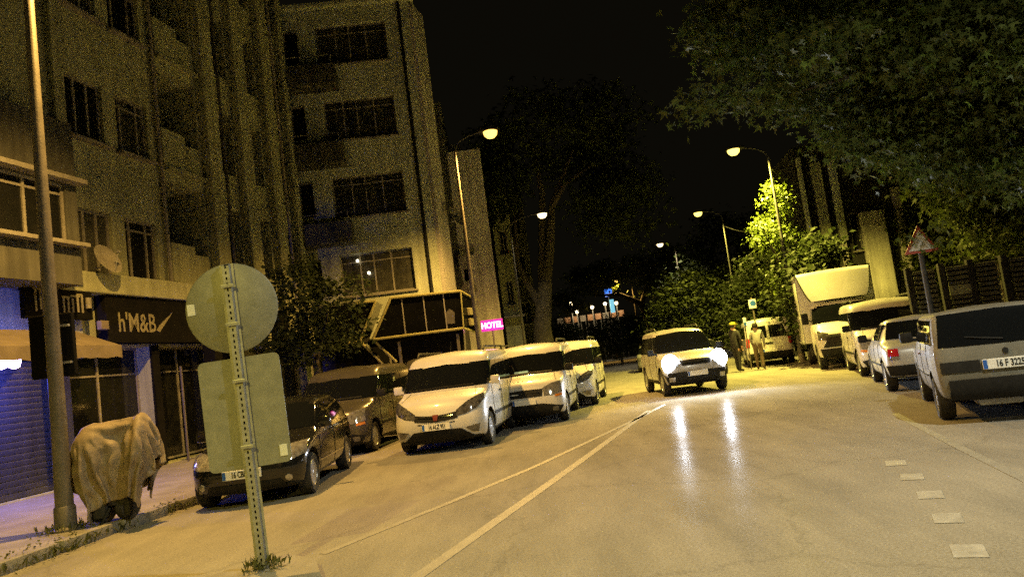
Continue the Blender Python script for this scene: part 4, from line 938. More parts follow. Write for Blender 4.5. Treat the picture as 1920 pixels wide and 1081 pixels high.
# --- box truck facing the viewer
def truck():
    hd = 196.5
    t = thing('box_truck', 'tall white box truck with a roof air deflector facing the viewer', 'truck', (10.72, 25.1, 0), R(90 - hd), RIGHT)
    CAB = [(2.72, .34, .9, .34, .86, .2, .05), (2.82, .42, .9, .42, .93, .26, .05), (2.86, .62, .9, .62, .95, .28, .05), (2.84, .86, .9, .86, .955, .3, .05), (2.74, 1.08, .9, 1.08, .955, .3, .05),
           (2.50, 1.24, .9, 1.26, .95, .28, .05), (2.20, 1.36, .9, 1.36, .94, .24, .05), (1.98, 1.62, .9, 1.62, .90, .2, .05), (1.76, 1.92, .9, 1.92, .85, .18, .05), (1.6, 2.06, .92, 2.06, .80, .18, .06), (1.4, 2.12, 1.0, 2.12, .4, .1, .06)]
    me = body_object(CAB, [(2.0, 1), (2.0, -1)], .42, .16, .0, .03, .0, 'white', .95)
    cab = link('cab', me, t)
    bvh = BVHTree.FromPolygons([v.co for v in me.vertices], [p.vertices for p in me.polygons])
    P = lambda nm, mk, d, a, b, h=.008: patch(bvh, d, a, b, h).build(nm, mk, t, True, 50)
    P('windscreen', 'glass', 'F', [(-.76, 1.97), (.76, 1.97)], [(-.84, 1.44), (.84, 1.44)])
    P('grille', 'plastic', 'F', [(-.58, 1.06), (.58, 1.06)], [(-.80, .68), (.80, .68)], .014)
    P('bumper', 'plastic', 'F', [(-.88, .64), (.88, .64)], [(-.82, .38), (.82, .38)], .03)
    for s in (1, -1):
        P('headlamp', 'lamp_dark', 'F', [(s * .60, 1.10), (s * .88, 1.20)], [(s * .60, .88), (s * .90, .92)], .012)
        P('side_window', 'glass', 'L' if s > 0 else 'S', [(1.72, 1.92), (1.05, 1.92)], [(2.05, 1.42), (1.05, 1.42)])
        MB().bbox((2.05, s * 1.14, 1.62), (.12, .2, .36), .04).tube([(2.0, s * .9, 1.5), (2.05, s * 1.12, 1.6)], .02, 8).build('door_mirror', 'plastic', t, True)
    tm, rm = wheel_meshes(.36, .24, 'steel')
    for (wx, s) in ((2.0, 1), (2.0, -1), (-1.55, 1), (-1.55, -1)):
        wh = link('wheel', tm, t, (wx, s * .82, .36), 0 if s > 0 else math.pi); link('rim', rm, wh)
    MB().box((-.9, .35, .58), (3.6, .1, .16)).box((-.9, -.35, .58), (3.6, .1, .16)).box((-1.55, 0, .45), (.12, 1.5, .12)).bbox((.2, -.8, .55), (.6, .3, .34), .03).build('chassis', 'well', t)
    bx = MB().bbox((-1.0, 0, 1.96), (3.7, 2.3, 2.3), .05).build('box_body', 'white', t, True)
    for s in (1, -1):
        MB().box((-1.0, s * 1.165, .84), (3.6, .03, .08)).box((-1.0, s * 1.165, 3.04), (3.6, .03, .08)).box((.80, s * 1.145, 1.95), (.06, .04, 2.24)).build('edge_rail', 'galv', bx)
    # the wedge-shaped wind deflector on the cab roof
    nu, nv = 12, 8; vs = []
    for j in range(nv + 1):
        q = j / nv; hw_ = .84 + (1.14 - .84) * q ** .7; zz = 2.15 + .98 * q; xx = 1.62 - .66 * q
        for i in range(nu + 1):
            p_ = -1 + 2 * i / nu; vs.append((xx - .10 * p_ * p_, hw_ * p_, zz - .03 * p_ * p_ * q))
    kf = (nu + 1) * (nv + 1); vs += [(x - .035, y, z) for x, y, z in vs]; w1 = nu + 1; fs = []
    for j in range(nv):
        for i in range(nu):
            a = j * w1 + i; fs += [(a, a + 1, a + w1 + 1, a + w1), (kf + a, kf + a + w1, kf + a + w1 + 1, kf + a + 1)]
    bd = [i for i in range(w1)] + [j * w1 + nu for j in range(1, nv + 1)] + [nv * w1 + i for i in range(nu - 1, -1, -1)] + [j * w1 for j in range(nv - 1, 0, -1)]
    fs += [(bd[i], kf + bd[i], kf + bd[(i + 1) % len(bd)], bd[(i + 1) % len(bd)]) for i in range(len(bd))]
    MB().add(vs, fs).build('wind_deflector', 'white', t, True, 60)
    for e in (0, nu):
        MB().tube([vs[j * w1 + e] for j in range(nv + 1)], .022, 8).build('deflector_edge', 'plastic', t, True)
    MB().bbox((1.5, 0, 2.115), (.06, 1.5, .03), .01).build('roof_strip', 'plastic', t)
    return t
truck()

# ------------------------------------------------------------------ road signs
# back of the round and the square sign on a perforated channel post
t = thing('road_sign', 'round and square road sign backs on a perforated steel post in the foreground', 'road sign', (-2.42, 6.5, .06), R(6))
t.rotation_euler = (0, R(-1.6), R(6))
b = MB(); hw = .018
Hh = 2.66; n = int(Hh / .0254)
for i in range(n):                                       # channel web with a hole every second cell
    z0_, z1_ = i * .0254, (i + 1) * .0254
    for (a, c) in ((-.03, -.007), (-.007, .007), (.007, .03)):
        if a == -.007 and i % 2: continue
        b.add([(a, -.035, z0_), (c, -.035, z0_), (c, -.035, z1_), (a, -.035, z1_)], [(0, 1, 2, 3)])
for s in (1, -1):
    b.add([(s * .03, -.035, 0), (s * .036, 0, 0), (s * .06, 0, 0), (s * .036, 0, Hh), (s * .03, -.035, Hh), (s * .06, 0, Hh)], [(0, 1, 3, 4), (1, 2, 5, 3)])
me = bpy.data.meshes.new('channel_post'); me.from_pydata(b.v, [], b.f); me.materials.append(M['galv']); link('channel_post', me, t)
MB().box((0, .004, Hh / 2), (.04, .004, Hh)).build('post_web', 'well', t)
MB().lathe([(0, -.004), (.385, -.004), (.398, .004), (.398, .012), (0, .012)], (.0, .02, 2.27), 'y', 56).build('round_plate', 'signback', t, True)
P = []
for (cx, cz, a0) in ((.30, .43, 0), (-.30, .43, 90), (-.30, -.43, 180), (.30, -.43, 270)):
    P += [(cx + .05 * math.cos(R(a0 + a)), 1.345 + cz + .05 * math.sin(R(a0 + a))) for a in (0, 22, 45, 68, 90)]
MB().prism_xz(P, .016, .028).build('square_plate', 'signback', t)
for (x, z) in ((-.345, 2.30), (.29, .97)):
    MB().box((x, .012, z), (.065, .004, .10)).build('sticker', 'sticker', t)
for z in (2.12, 2.46, 1.05, 1.62):
    MB().bbox((0, -.045, z), (.11, .014, .03), .004).build('clamp', 'galv', t)
# warning triangle on a thick post, front towards the viewer
t = thing('warning_sign', 'red and white warning triangle on a thick post among the leaves', 'road sign', (8.85, 15.9, .12), R(-14))
MB().tube([(0, .08, 0), (0, .08, 2.72)], [.06, .05], 14).build('post', 'cable', t, True)
def tri(r, z): return [(r * math.sin(R(a)), z + r * math.cos(R(a))) for a in (0, 120, 240)]
MB().prism_xz(tri(.40, 2.76), -.03, -.012).build('red_border', 'redsign', t)
MB().prism_xz(tri(.285, 2.76), -.038, -.0305).build('white_field', 'whitesign', t)
t = thing('information_sign', 'small white and blue square sign above the standing people', 'road sign', (9.25, 29.0, .0), R(-10))
MB().tube([(0, .05, 0), (0, .05, 2.75)], .03, 8).build('post', 'post', t, True)
MB().bbox((0, 0, 2.50), (.28, .03, .36), .03).build('plate', 'whitesign', t)
MB().lathe([(0, -.02), (.11, -.02), (.11, 0), (0, 0)], (.02, -.0, 2.52), 'y', 16).build('emblem', 'signblue', t)
t = thing('bollard_sign', 'small blue and white marker beside the standing people', 'road sign', (8.75, 28.7, 0), R(0))
MB().tube([(0, .05, 0), (0, .05, 1.95)], .025, 8).build('post', 'post', t, True)
MB().bbox((0, 0, 1.82), (.12, .03, .36), .02).build('plate', 'whitesign', t); MB().bbox((0, -.02, 1.75), (.10, .02, .14), .01).build('blue_field', 'signblue', t)

# dark panel fixed on the near lamp post
pn = thing('post_panel', 'dark rectangular board strapped to the near lamp post', 'sign board', (-6.28, 10.0, 2.55), R(6))
MB().bbox((0, 0, 0), (.56, .10, .86), .02).build('board', 'shopdark', pn)
MB().box((.12, -.09, .25), (.28, .06, .03)).box((.12, -.09, -.25), (.28, .06, .03)).build('strap', 'galv', pn)

# ------------------------------------------------------------------ covered motor scooter
t = thing('covered_scooter', 'motor scooter under a creased tan tarpaulin beside the near lamp post', 'scooter', (-5.60, 10.05, .125), R(8))
t.scale = (1.08, 1, .94)
def drape(parent):
    """let a tarpaulin fall over the shape of the scooter and keep the settled mesh"""
    cb = MB()
    def ell(c, r_):
        cb.lathe([(0.0, -1), (.5, -.866), (.866, -.5), (1, 0), (.866, .5), (.5, .866), (0.0, 1)], (0, 0, 0), 'z', 20)
        n0 = 20 * 7; cb.v[-n0:] = [(c[0] + x * r_[0], c[1] + y * r_[1], c[2] + z * r_[2]) for x, y, z in cb.v[-n0:]]
    ell((-.24, 0, 1.02), (.27, .24, .37)); ell((.42, .0, 1.06), (.09, .28, .40)); ell((.02, 0, .6), (.40, .22, .55)); ell((-.02, -.02, .2), (.36, .2, .2))
    col = cb.build('collider', 'well'); col.modifiers.new('c', 'COLLISION'); col.collision.thickness_outer = .015
    n = 58; L_, W_2 = 2.3, 2.35
    vs = [(-.0 + L_ * (i / n - .5) + .05 * math.sin(j * .5), W_2 * (j / n - .5), 1.46 + .02 * math.sin(i * .9) + .02 * math.sin(j * 1.1)) for j in range(n + 1) for i in range(n + 1)]
    me = bpy.data.meshes.new('tarpaulin'); me.from_pydata(vs, [], [(j * (n + 1) + i, j * (n + 1) + i + 1, (j + 1) * (n + 1) + i + 1, (j + 1) * (n + 1) + i) for j in range(n) for i in range(n)])
    o = bpy.data.objects.new('tarpaulin', me); C.objects.link(o)
    cl = o.modifiers.new('cl', 'CLOTH'); st = cl.settings; st.quality = 6; st.mass = .25; st.tension_stiffness = 12; st.compression_stiffness = 12; st.bending_stiffness = .25; st.air_damping = 1.5
    cl.collision_settings.distance_min = .008; cl.collision_settings.collision_quality = 2
    cl.point_cache.frame_end = 60
    for f in range(1, 52): S.frame_set(f)
    dg = bpy.context.evaluated_depsgraph_get(); res = bpy.data.meshes.new_from_object(o.evaluated_get(dg))
    bpy.data.objects.remove(o); bpy.data.objects.remove(col); S.frame_set(1)
    for v in res.vertices:                               # the hem is gathered in by a cord near the ground
        k = max(0, min(1, (1.05 - v.co.z) / .9)); k = k * k * (3 - 2 * k)
        v.co.x *= .86 * (1 - .36 * k); v.co.y *= 1 - .45 * k; v.co.z = max(v.co.z, .03)
    res.materials.clear(); res.materials.append(M['tarp'])
    res.polygons.foreach_set('use_smooth', [True] * len(res.polygons))
    ob = link('tarpaulin', res, parent)
    sd = ob.modifiers.new('s', 'SUBSURF'); sd.levels = 1; sd.render_levels = 1
    so = ob.modifiers.new('t', 'SOLIDIFY'); so.thickness = .004
    return ob
drape(t)
tm, rm = wheel_meshes(.18, .11, 'steel')
for x in (-.16, .12):
    wh = link('wheel', tm, t, (x, 0, .18), R(70)); link('rim', rm, wh)
MB().bbox((-.02, 0, .34), (.40, .26, .24), .07).bbox((-.16, -.08, .18), (.16, .2, .22), .05).bbox((.12, -.05, .17), (.14, .18, .22), .05).build('scooter_body', 'rubber', t, True)
MB().tube([(-.05, -.12, .2), (-.12, -.24, 0.0)], .02, 8).build('side_stand', 'plastic', t)

# ------------------------------------------------------------------ vegetation
BLADE = [(0, 0, 0), (.5, .10, .08), (1.0, 0, -.05), (.5, -.10, .08)]
LEAF3 = [(0, 0, 0), (.5, .32, .06), (1.0, 0, .0), (.5, -.32, .06)]; LEAF3F = [(0, 1, 2), (0, 2, 3)]
PAL = [(0, 0, 0)]
for a, r_ in ((-100, .45), (-75, .30), (-52, .85), (-28, .38), (0, 1.0), (28, .38), (52, .85), (75, .30), (100, .45)):
    PAL.append((r_ * math.cos(R(a)), r_ * math.sin(R(a)), -.16 * r_ * r_))
PALF = [(0, i, i + 1) for i in range(1, 9)]
def foliage(name, centers, size, m, parent, shape='leaf', droop=.5, jitter=.35):
    T = np.array(PAL if shape == 'palm' else BLADE if shape == 'blade' else LEAF3, float); Fc = np.array(PALF if shape == 'palm' else LEAF3F, int)
    n = len(centers); c = np.asarray(centers)
    az = RNG.uniform(0, 2 * np.pi, n); el = RNG.normal(-droop, .45, n); ro = RNG.uniform(-1.1, 1.1, n)
    f_ = np.stack([np.cos(az) * np.cos(el), np.sin(az) * np.cos(el), np.sin(el)], 1)
    s_ = np.stack([-np.sin(az), np.cos(az), np.zeros(n)], 1); u_ = np.cross(f_, s_)
    s2 = s_ * np.cos(ro)[:, None] + u_ * np.sin(ro)[:, None]; u2 = np.cross(f_, s2)
    sz = size * RNG.uniform(1 - jitter, 1 + jitter, n)
    V = c[:, None, :] + sz[:, None, None] * (T[None, :, 0:1] * f_[:, None, :] + T[None, :, 1:2] * s2[:, None, :] + T[None, :, 2:3] * u2[:, None, :])
    k = len(T); F_ = (Fc[None] + (np.arange(n) * k)[:, None, None]).reshape(-1, 3)
    me = bpy.data.meshes.new(name); me.vertices.add(n * k); me.vertices.foreach_set('co', V.reshape(-1))
    me.loops.add(F_.size); me.loops.foreach_set('vertex_index', F_.reshape(-1).astype(np.int32))
    me.polygons.add(len(F_)); me.polygons.foreach_set('loop_start', np.arange(0, F_.size, 3, dtype=np.int32))
    me.update(calc_edges=True); me.validate(); me.materials.append(M[m])
    return link(name, me, parent)
def clumps(blobs, ncl, per, spread, shell_=.45, seed=None):
    out = []; vol = np.array([b[3] * b[4] * b[5] for b in blobs]) ** (2 / 3); vol /= vol.sum()
    for _ in range(ncl):
        b = blobs[RNG.choice(len(blobs), p=vol)]
        d = RNG.normal(size=3); d /= np.linalg.norm(d); rr = (shell_ + (1 - shell_) * RNG.uniform() ** .6) * RNG.uniform(.86, 1.1)
        c = np.array(b[:3]) + d * rr * np.array(b[3:6])
        k = int(per * RNG.uniform(.5, 1.5)); e = RNG.normal(size=(k, 3)) * spread * np.array([1, 1, .6])
        out.append(c + e)
    return np.concatenate(out)
def tree(name, label, x, y, trunk, limbs, blobs, ncl, per, spread, size, leaf, shape='leaf', droop=.5, group=None, cat='tree', z=.1, shell_=.45, mix=0):
    t = thing(name, label, cat, (x, y, z), 0, group)
    b = MB(); b.tube(trunk[0], trunk[1], 12); b.build('trunk', 'bark', t, True)
    for p, r_ in limbs: MB().tube(p, r_, 8).build('limb', 'bark', t, True)
    stuff(foliage('crown', clumps(blobs, ncl, per, spread, shell_), size, leaf, t, shape, droop, .5))
    if mix: stuff(foliage('crown_lit_leaves', clumps(blobs, int(ncl * mix), per, spread, .8), size, 'leaflime', t, shape, droop, .4))  # paler outer leaves paint lamplight onto the crown
    return t
def bush(label, x, y, blobs, ncl, per, spread, size, leaf='leafdark', group=None, name='shrub', trunk_h=.8, cat='shrub'):
    zc = min(b_[2] for b_ in blobs)
    return tree(name, label, x, y, ([(0, 0, 0), (.05, 0, max(.5, zc))], [.12, .06]), [], blobs, ncl, per, spread, size, leaf, 'leaf', .2, group, cat)
# big overhanging tree, upper right
tree('maple_tree', 'large leafy tree overhanging the upper right of the street', 11.4, 14.2,
     ([(0, 0, 0), (-.1, 0, 1.5), (-.3, .1, 3.2), (-.5, .1, 4.6)], [.24, .20, .18, .15]),
     [([(-.4, .1, 3.6), (-2.0, -.6, 5.0), (-4.2, -1.2, 5.8), (-5.8, -1.0, 5.6)], [.12, .09, .05, .02]), ([(-.4, .1, 4.2), (-1.6, 1.0, 6.5), (-2.8, 1.4, 8.5)], [.12, .08, .03]),
      ([(-.5, .1, 4.6), (.8, -.6, 6.6), (2.0, -1.0, 8.2)], [.12, .08, .03]), ([(-.4, .1, 4.0), (-1.2, -2.0, 5.2), (-2.5, -3.6, 5.8)], [.1, .06, .02])],
     [(-3.1, -.6, 7.6, 3.3, 2.6, 2.0), (-5.2, -.9, 6.0, 2.1, 1.6, .75), (-5.9, -.2, 7.4, 1.4, 1.4, .8), (-7.5, -.9, 5.6, .4, .4, .3), (-2.2, -1.0, 5.6, 2.5, 2.2, 1.2), (-1.4, .4, 4.9, 1.9, 1.8, 1.1),
      (.4, -.6, 7.5, 3.0, 2.8, 2.5), (-.2, -.6, 4.6, 1.7, 1.6, 1.0), (1.4, -.4, 4.0, 1.8, 1.8, 1.3), (-2.6, 1.0, 9.6, 3.4, 3.0, 1.5), (-5.7, -.4, 9.2, 1.6, 1.4, 1.2), (-1.55, -.8, 3.55, .8, .6, .45), (.3, -1.4, 3.3, 1.0, .7, .7), (-2.5, 1.1, 3.0, .3, .15, .3), (-4.2, -.2, 4.85, .9, .8, .4), (-3.2, -.2, 4.5, 1.0, .8, .6), (-2.2, 0, 4.1, .8, .7, .5)],
     1900, 30, .24, .135, 'leaf', 'palm', .55, mix=.32)
# bright lime tree below the yellow lamp
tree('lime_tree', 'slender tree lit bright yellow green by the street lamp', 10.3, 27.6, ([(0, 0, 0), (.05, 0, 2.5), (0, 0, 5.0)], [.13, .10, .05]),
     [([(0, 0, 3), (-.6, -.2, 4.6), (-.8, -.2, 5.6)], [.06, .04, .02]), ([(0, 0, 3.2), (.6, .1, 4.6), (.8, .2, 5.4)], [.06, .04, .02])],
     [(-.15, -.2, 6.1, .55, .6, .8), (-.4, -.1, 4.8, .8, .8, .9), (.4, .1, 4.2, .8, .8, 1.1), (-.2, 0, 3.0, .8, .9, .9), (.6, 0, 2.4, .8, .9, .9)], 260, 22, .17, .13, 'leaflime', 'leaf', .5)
# small trees and bushes
tree('plane_tree', 'big plane tree with forked pale limbs in the middle distance', 1.25, 38.5,
     ([(0, 0, 0), (0, 0, 1.0), (.05, 0, 3), (.5, 0, 5.2)], [.80, .60, .46, .38]),
     [([(.4, 0, 4.6), (1.0, 0, 7), (1.4, 0, 9.2), (2.9, 0, 12.0)], [.30, .24, .18, .09]), ([(.3, 0, 4.6), (.6, .2, 7), (1.0, .3, 10), (.8, .3, 13)], [.28, .22, .16, .07]),
      ([(1.3, 0, 9.0), (2.2, -.3, 10.2), (3.8, -.5, 11)], [.18, .12, .05]), ([(.1, 0, 4), (-.8, .3, 6.4), (-.6, .4, 9)], [.25, .18, .08])],
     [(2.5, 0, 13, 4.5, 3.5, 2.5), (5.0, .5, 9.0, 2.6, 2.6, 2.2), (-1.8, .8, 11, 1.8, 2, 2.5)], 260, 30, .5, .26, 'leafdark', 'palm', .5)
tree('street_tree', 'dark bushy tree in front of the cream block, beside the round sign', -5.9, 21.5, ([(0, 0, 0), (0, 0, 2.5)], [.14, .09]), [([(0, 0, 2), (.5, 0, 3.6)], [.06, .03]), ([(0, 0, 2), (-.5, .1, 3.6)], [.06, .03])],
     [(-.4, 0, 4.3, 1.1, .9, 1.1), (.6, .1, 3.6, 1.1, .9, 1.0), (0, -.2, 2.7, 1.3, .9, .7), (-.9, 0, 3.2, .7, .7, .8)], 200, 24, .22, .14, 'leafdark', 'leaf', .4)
G = 'dark shrubs in the middle of the street scene'
for (lb, x, y, bl_, nc) in (
    ('broad dark shrub directly above the oncoming car', 10.6, 44, [(0, 0, 3.3, 2.2, 1.6, 2.6), (1.8, .2, 3.0, 1.8, 1.4, 2.4), (-1.9, 0, 2.2, 1.4, 1.2, 1.8)], 300),
    ('tall dark shrub left of the bright green tree', 12.6, 38, [(0, 0, 2.9, 1.5, 1.4, 2.2), (.6, 0, 4.2, 1.1, 1.1, 1.3)], 220),
    ('dark evergreen behind the standing people', 10.4, 33.8, [(0, 0, 2.0, 1.0, 1.0, 1.8), (.9, .2, 2.6, .9, .9, 1.8)], 180),
    ('dark bush added for the shaded lower part of the bright green tree', 10.5, 26.4, [(0, 0, 2.2, 1.0, .8, 1.7), (.6, .2, 3.3, .9, .8, 1.3)], 190),  # added; its dark leaves paint the shade low in the lit tree
    ('low bush left of the far plaza stalls', 8.3, 62, [(0, 0, 2.4, 2.6, 1.6, 1.9), (2.4, 0, 2.4, 2.0, 1.6, 1.8)], 180),
    ('far hedge in front of the plaza stalls, left half', 5.6, 84, [(0, 0, 2.6, 2.4, 1.4, 2.5), (-2.6, 0, 2.8, 1.8, 1.4, 2.6)], 220),
    ('far hedge in front of the plaza stalls, right half', 10.6, 83, [(0, 0, 2.4, 2.6, 1.4, 2.6), (3.0, 0, 2.6, 2.2, 1.4, 2.6)], 240),
    ('far bush under the plaza lamps', 5.6, 70, [(0, 0, 2.2, 2.6, 1.6, 2.0), (-2.2, 0, 2.8, 1.8, 1.5, 2.2)], 160)):
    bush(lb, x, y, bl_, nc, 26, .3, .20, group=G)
tree('plaza_tree', 'far tree with a pale bent branch lit by the plaza lamp', 12.9, 72, ([(0, 0, 0), (0, 0, 3), (-.6, 0, 5.2), (-2.6, 0, 6.4), (-5.0, 0, 6.6)], [.45, .4, .32, .2, .08]),
     [([(-.6, 0, 5.2), (.4, 0, 7.4), (1.4, 0, 9)], [.25, .16, .06])], [(-4.5, 0, 8.4, 3.2, 2.5, 1.5), (-7.5, 0, 6.4, 1.8, 1.4, 1.2), (1.5, 0, 8.2, 3.5, 2.5, 2.2), (5, 0, 6.5, 3, 2.5, 2.5)], 300, 26, .5, .30, 'leaf', 'palm', .4)
tree('background_tree', 'dark tree filling the gap behind the yellow lamps', 17.5, 50, ([(0, 0, 0), (0, 0, 4)], [.3, .2]), [([(0, 0, 3), (1, 0, 6)], [.14, .06])],
     [(-2.5, 0, 7.0, 3.2, 2.5, 2.6), (1.5, 0, 6.0, 3.4, 2.5, 3.4), (-5.0, 0, 4.4, 2.2, 2, 2.4)], 320, 26, .45, .28, 'leafdark', 'leaf', .4)
tree('background_tree', 'dark tree behind the box truck', 18.4, 31.0, ([(0, 0, 0), (0, 0, 3)], [.2, .14]), [([(0, 0, 2.5), (.5, 0, 4.5)], [.1, .05])],
     [(-.6, 0, 3.2, 1.2, 1.0, 1.6), (-1.2, .2, 4.8, .9, .9, .9), (1.6, 0, 2.2, 1.4, 1, .8)], 170, 24, .26, .17, 'leaf', 'leaf', .4)
tree('background_tree', 'shaded tree over the louvred garden wall', 13.6, 20.6, ([(0, 0, 0), (0, 0, 3)], [.2, .14]), [([(0, 0, 2.5), (.5, 0, 4.5)], [.1, .05])],
     [(-.6, -.6, 4.4, 1.5, 1.2, 1.1), (1.2, 0, 3.6, 2.4, 1.6, 1.8), (-.6, -1.0, 3.1, 1.0, .8, .5), (2.6, -1, 2.2, 1.6, 1.2, 1.6)], 330, 26, .24, .17, 'leaf', 'palm', .5)
# weeds along the kerb and at the sign post
def weeds(name, label, pts, size):
    return pts
W_ = []
P = [(x, y) for x, y in resline(LK, .06) if 6.5 < y < 12.6]
for (x, y) in P:
    d = .5 + .5 * math.sin(y * 2.3) + .35 * math.sin(y * 7.1)
    for _ in range(max(0, int(6 * d))): W_.append((x + random.gauss(.10, .06), y + random.uniform(-.04, .04), .0 + abs(random.gauss(0, .03))))
for _ in range(140): W_.append((-6.15 + random.gauss(0, .16), 9.79 + random.gauss(0, .14), .13))
o = foliage('weeds', W_, .11, 'weed', None, 'blade', -.9); stuff(tag(o, 'scruffy weeds growing along the left kerb', 'weeds'))
W_ = [(-2.40 + random.gauss(0, .09), 6.45 + random.gauss(0, .07), .07 + abs(random.gauss(0, .02))) for _ in range(90)]
o = foliage('weeds', W_, .09, 'weed', None, 'blade', -1.0); stuff(tag(o, 'tuft of weeds at the foot of the perforated sign post', 'weeds'))
W_ = []
for (cx, cy) in ((-5.9, 8.6), (-5.4, 10.9), (-5.75, 9.2)):
    W_ += [(cx + random.gauss(0, .12), cy + random.gauss(0, .3), .1 + abs(random.gauss(0, .03))) for _ in range(120)]
o = foliage('dry_leaves', W_, .035, 'weed', None, 'leaf', 0); stuff(tag(o, 'dry leaves and litter gathered on the left pavement edge', 'litter'))

# ------------------------------------------------------------------ cables
def cable(label, p, q, sag):
    P = [Vector(p).lerp(Vector(q), i / 14) - Vector((0, 0, sag * 4 * (i / 14) * (1 - i / 14))) for i in range(15)]
    tag(MB().tube(P, .014, 6).build('cable', 'cable'), label, 'cable', 'overhead cables')
cable('sagging cable from the yellow lamp post to the old house', (9.98, 26.7, 7.3), (13.3, 32.3, 8.4), .55)
cable('sagging cable beyond the bright green tree', (11.8, 39.6, 7.2), (14.5, 36.5, 6.6), .5)

# ------------------------------------------------------------------ far plaza: lamps on poles, lit sign, stalls
GL = 'globe lamps on the far plaza'
for (lb, x, z_, y) in (('globe lamp on a tall pole, leftmost of the far plaza lamps', 6.86, 7.39, 90), ('low globe lamp just right of the leftmost plaza lamp', 7.45, 6.3, 90), ('globe lamp in the middle of the far plaza', 9.38, 6.62, 90),
                       ('globe lamp left of the cyan sign', 11.1, 6.9, 91), ('globe lamp right of the cyan sign', 12.5, 6.8, 91)):
    t = thing('globe_lamp', lb, 'street lamp', (x, y, 0), 0, GL)
    MB().tube([(0, 0, 0), (0, 0, z_ - .3)], .07, 8).build('pole', 'post', t, True)
    MB().lathe([(0, -.22), (.15, -.16), (.22, 0), (.15, .16), (0, .22)], (0, 0, z_), 'z', 14).build('globe', 'e_white', t, True)
    ld = bpy.data.lights.new('globe_light', 'POINT'); ld.energy = 150; ld.color = (1, .82, .5); ld.shadow_soft_size = .3
    lo = link('globe_light', ld, t); lo.location = (0, -.9, z_ - .2)
t = thing('lit_sign', 'small blue lit sign with a cyan strip below on the far plaza', 'sign', (11.45, 89, 0), 0)
MB().tube([(0, .15, 0), (0, .15, 8.3)], .06, 8).build('pole', 'post', t, True)
MB().bbox((0, 0, 8.1), (.9, .2, 1.0), .08).build('sign_head', 'e_blue', t); MB().bbox((.25, 0, 6.4), (.5, .2, 1.6), .05).build('light_strip', 'e_cyan', t)
SG = 'stalls on the far plaza'
for i in range(9):
    t = thing('market_stall', ('stall with orange cloth on the far plaza, number %s from the left' % ('first second third fourth fifth sixth seventh eighth ninth'.split()[i])).replace('number ', ''), 'stall', (5.4 + i * .95, 92, 0), 0, SG)
    MB().bbox((0, 0, 5.5), (.72, .5, .75), .05).build('cloth', 'stall' if i % 3 else 'awning', t)
    for s in (-.3, .3): MB().tube([(s, 0, 0), (s, 0, 5.2)], .05, 6).build('leg', 'post', t)
# people far off by the cars

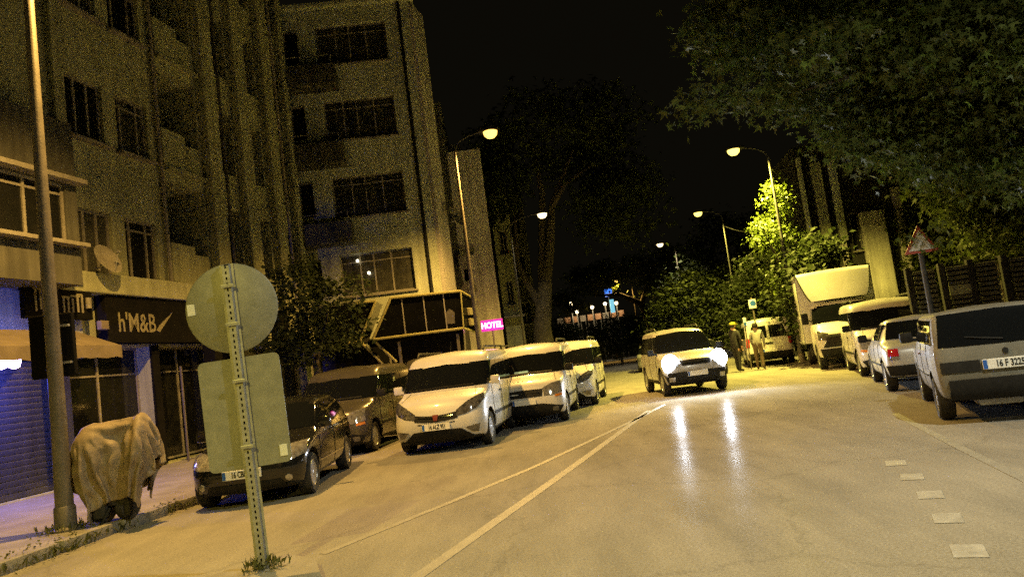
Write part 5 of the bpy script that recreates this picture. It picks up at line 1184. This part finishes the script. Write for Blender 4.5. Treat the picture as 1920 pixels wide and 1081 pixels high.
# ------------------------------------------------------------------ people
def person(label, x, y, hd, J, mats, hair=True, cap=None, z=0.0):
    """J: joint name -> (pos, radius); local +x forward, +y left. One skinned body."""
    root = thing('person', label, 'person', (x, y, z), R(90 - hd), 'people standing in the road')
    order = list(J.keys()); ix = {k: i for i, k in enumerate(order)}
    E = [('pelvis', 'spine'), ('spine', 'chest'), ('chest', 'neck'), ('neck', 'head'), ('head', 'crown')]
    for s in 'LR':
        E += [('chest', 'shoulder' + s), ('shoulder' + s, 'elbow' + s), ('elbow' + s, 'wrist' + s), ('wrist' + s, 'palm' + s),
              ('pelvis', 'hip' + s), ('hip' + s, 'knee' + s), ('knee' + s, 'ankle' + s), ('ankle' + s, 'toe' + s)]
    vs = [J[k][0] for k in order]; rad = [J[k][1] for k in order]; ed = [(ix[a], ix[b]) for a, b in E]
    for s in 'LR':                                        # five fingers, unequal, slightly curled
        p = Vector(J['palm' + s][0]); d = (p - Vector(J['wrist' + s][0])).normalized(); side = Vector((1, 0, 0)); side = (side - d * side.dot(d)).normalized()
        inw = d.cross(side)
        for k, (off, ln) in enumerate(((-.030, .060), (-.011, .075), (.010, .080), (.031, .072))):
            a = len(vs); q = p + side * off + d * .03
            vs += [tuple(q), tuple(q + d * ln * .55 + inw * .006), tuple(q + d * ln * .95 + inw * .024)]; rad += [.0095, .009, .008]; ed += [(ix['palm' + s], a), (a, a + 1), (a + 1, a + 2)]
        a = len(vs); q = p + side * .040 - d * .02
        vs += [tuple(q), tuple(q + side * .02 + d * .04)]; rad += [.011, .009]; ed += [(ix['palm' + s], a), (a, a + 1)]
    me = bpy.data.meshes.new('body'); me.from_pydata(vs, ed, [])
    o = bpy.data.objects.new('body', me); C.objects.link(o)
    sk = o.modifiers.new('k', 'SKIN'); sk.use_smooth_shade = True
    for i, sv in enumerate(me.skin_vertices[0].data): sv.radius = (rad[i], rad[i]); sv.use_root = (i == ix['pelvis'])
    su_ = o.modifiers.new('s', 'SUBSURF'); su_.levels = 1; su_.render_levels = 1
    dg = bpy.context.evaluated_depsgraph_get(); dg.update()
    res = bpy.data.meshes.new_from_object(o.evaluated_get(dg)); bpy.data.objects.remove(o)
    res.materials.clear()
    for k in ('skin', mats[0], mats[1], 'plastic'): res.materials.append(M[k])
    wz = J['pelvis'][0][2] + .04; nz = J['neck'][0][2] - .02
    wr_ = [Vector(J['wrist' + s][0]) for s in 'LR']; pa_ = [Vector(J['palm' + s][0]) for s in 'LR']
    for p in res.polygons:
        c = p.center
        if c.z > nz: i = 0
        elif any((c - a).length < .16 and (c - a).dot(a - w0) > -.004 for a, w0 in zip(pa_, wr_)) or any((c - a).length < .10 for a in pa_): i = 0
        elif c.z > wz or abs(c.y) > .235: i = 1
        elif c.z > .085: i = 2
        else: i = 3
        p.material_index = i
    res.polygons.foreach_set('use_smooth', [True] * len(res.polygons))
    link('body', res, root)
    hc = Vector(J['head'][0]); hb = MB()
    hb.lathe([(.086, -.05), (.106, .0), (.108, .05), (.085, .105), (.045, .13), (0, .138)], (hc.x - .022, hc.y, hc.z + .01), 'z', 18); hb.build('hair', 'hair', root, True)
    MB().lathe([(0, .03), (.012, .02), (.016, -.01), (0, -.02)], (hc.x + .105, hc.y, hc.z - .01), 'z', 8).build('nose', 'skin', root, True)
    for s in (1, -1):
        MB().lathe([(0, .012), (.010, .004), (.010, -.004), (0, -.012)], (hc.x + .092, hc.y + s * .034, hc.z + .02), 'z', 8).build('eye', 'ink', root, True)
        MB().bbox((hc.x, hc.y + s * .102, hc.z), (.045, .02, .065), .008).build('ear', 'skin', root, True)
    MB().bbox((hc.x + .095, hc.y, hc.z - .06), (.012, .045, .010), .003).build('mouth', 'redbadge', root)
    if cap:
        MB().lathe([(.118, .05), (.122, .085), (.10, .14), (0, .155)], (hc.x - .01, hc.y, hc.z + .01), 'z', 18).bbox((hc.x + .13, hc.y, hc.z + .065), (.13, .16, .016), .006).build('cap', cap, root, True)
    return root
def pose(h=1.74, lean=0, armL=((.03, .24, 1.12), (.16, .20, .92)), armR=((.03, -.24, 1.12), (.10, -.22, .90)), step=.06):
    k = h / 1.74
    J = {'pelvis': ((0, 0, .95), .145), 'spine': ((.0, 0, 1.12), .135), 'chest': ((.0 + lean, 0, 1.34), .15), 'neck': ((lean, 0, 1.50), .058), 'head': ((lean + .02, 0, 1.61), .095), 'crown': ((lean + .01, 0, 1.68), .075)}
    for s, sg_, arm, st in (('L', 1, armL, step), ('R', -1, armR, -step)):
        J['shoulder' + s] = ((lean, sg_ * .185, 1.40), .068); J['elbow' + s] = (arm[0], .05); J['wrist' + s] = (arm[1], .032)
        w_ = Vector(arm[1]); e_ = Vector(arm[0]); J['palm' + s] = (tuple(w_ + (w_ - e_).normalized() * .075), .034)
        J['hip' + s] = ((0, sg_ * .095, .88), .105); J['knee' + s] = ((st * .6 + .02, sg_ * .105, .49), .072); J['ankle' + s] = ((st, sg_ * .11, .09), .048); J['toe' + s] = ((st + .17, sg_ * .13, .045), .042)
    return {n: ((p[0] * k, p[1] * k, p[2] * k), r_ * k) for n, (p, r_) in J.items()}
person('person in a pale top and sand trousers standing with the back to the viewer', 8.75, 27.6, 25, pose(1.74, .03), ('cloth_pale', 'cloth_sand'))
person('person in dark clothes and a yellow cap standing next to the pale dressed person', 8.05, 28.0, 60, pose(1.86, .0, ((.10, .23, 1.14), (.30, .12, 1.10)), ((.02, -.25, 1.14), (.04, -.25, .90))), ('cloth_dark', 'cloth_dark'), cap='hivis')
person('distant person in blue on the road far up the street', 11.4, 66, 180, pose(1.75, .0), ('signblue', 'cloth_dark'))
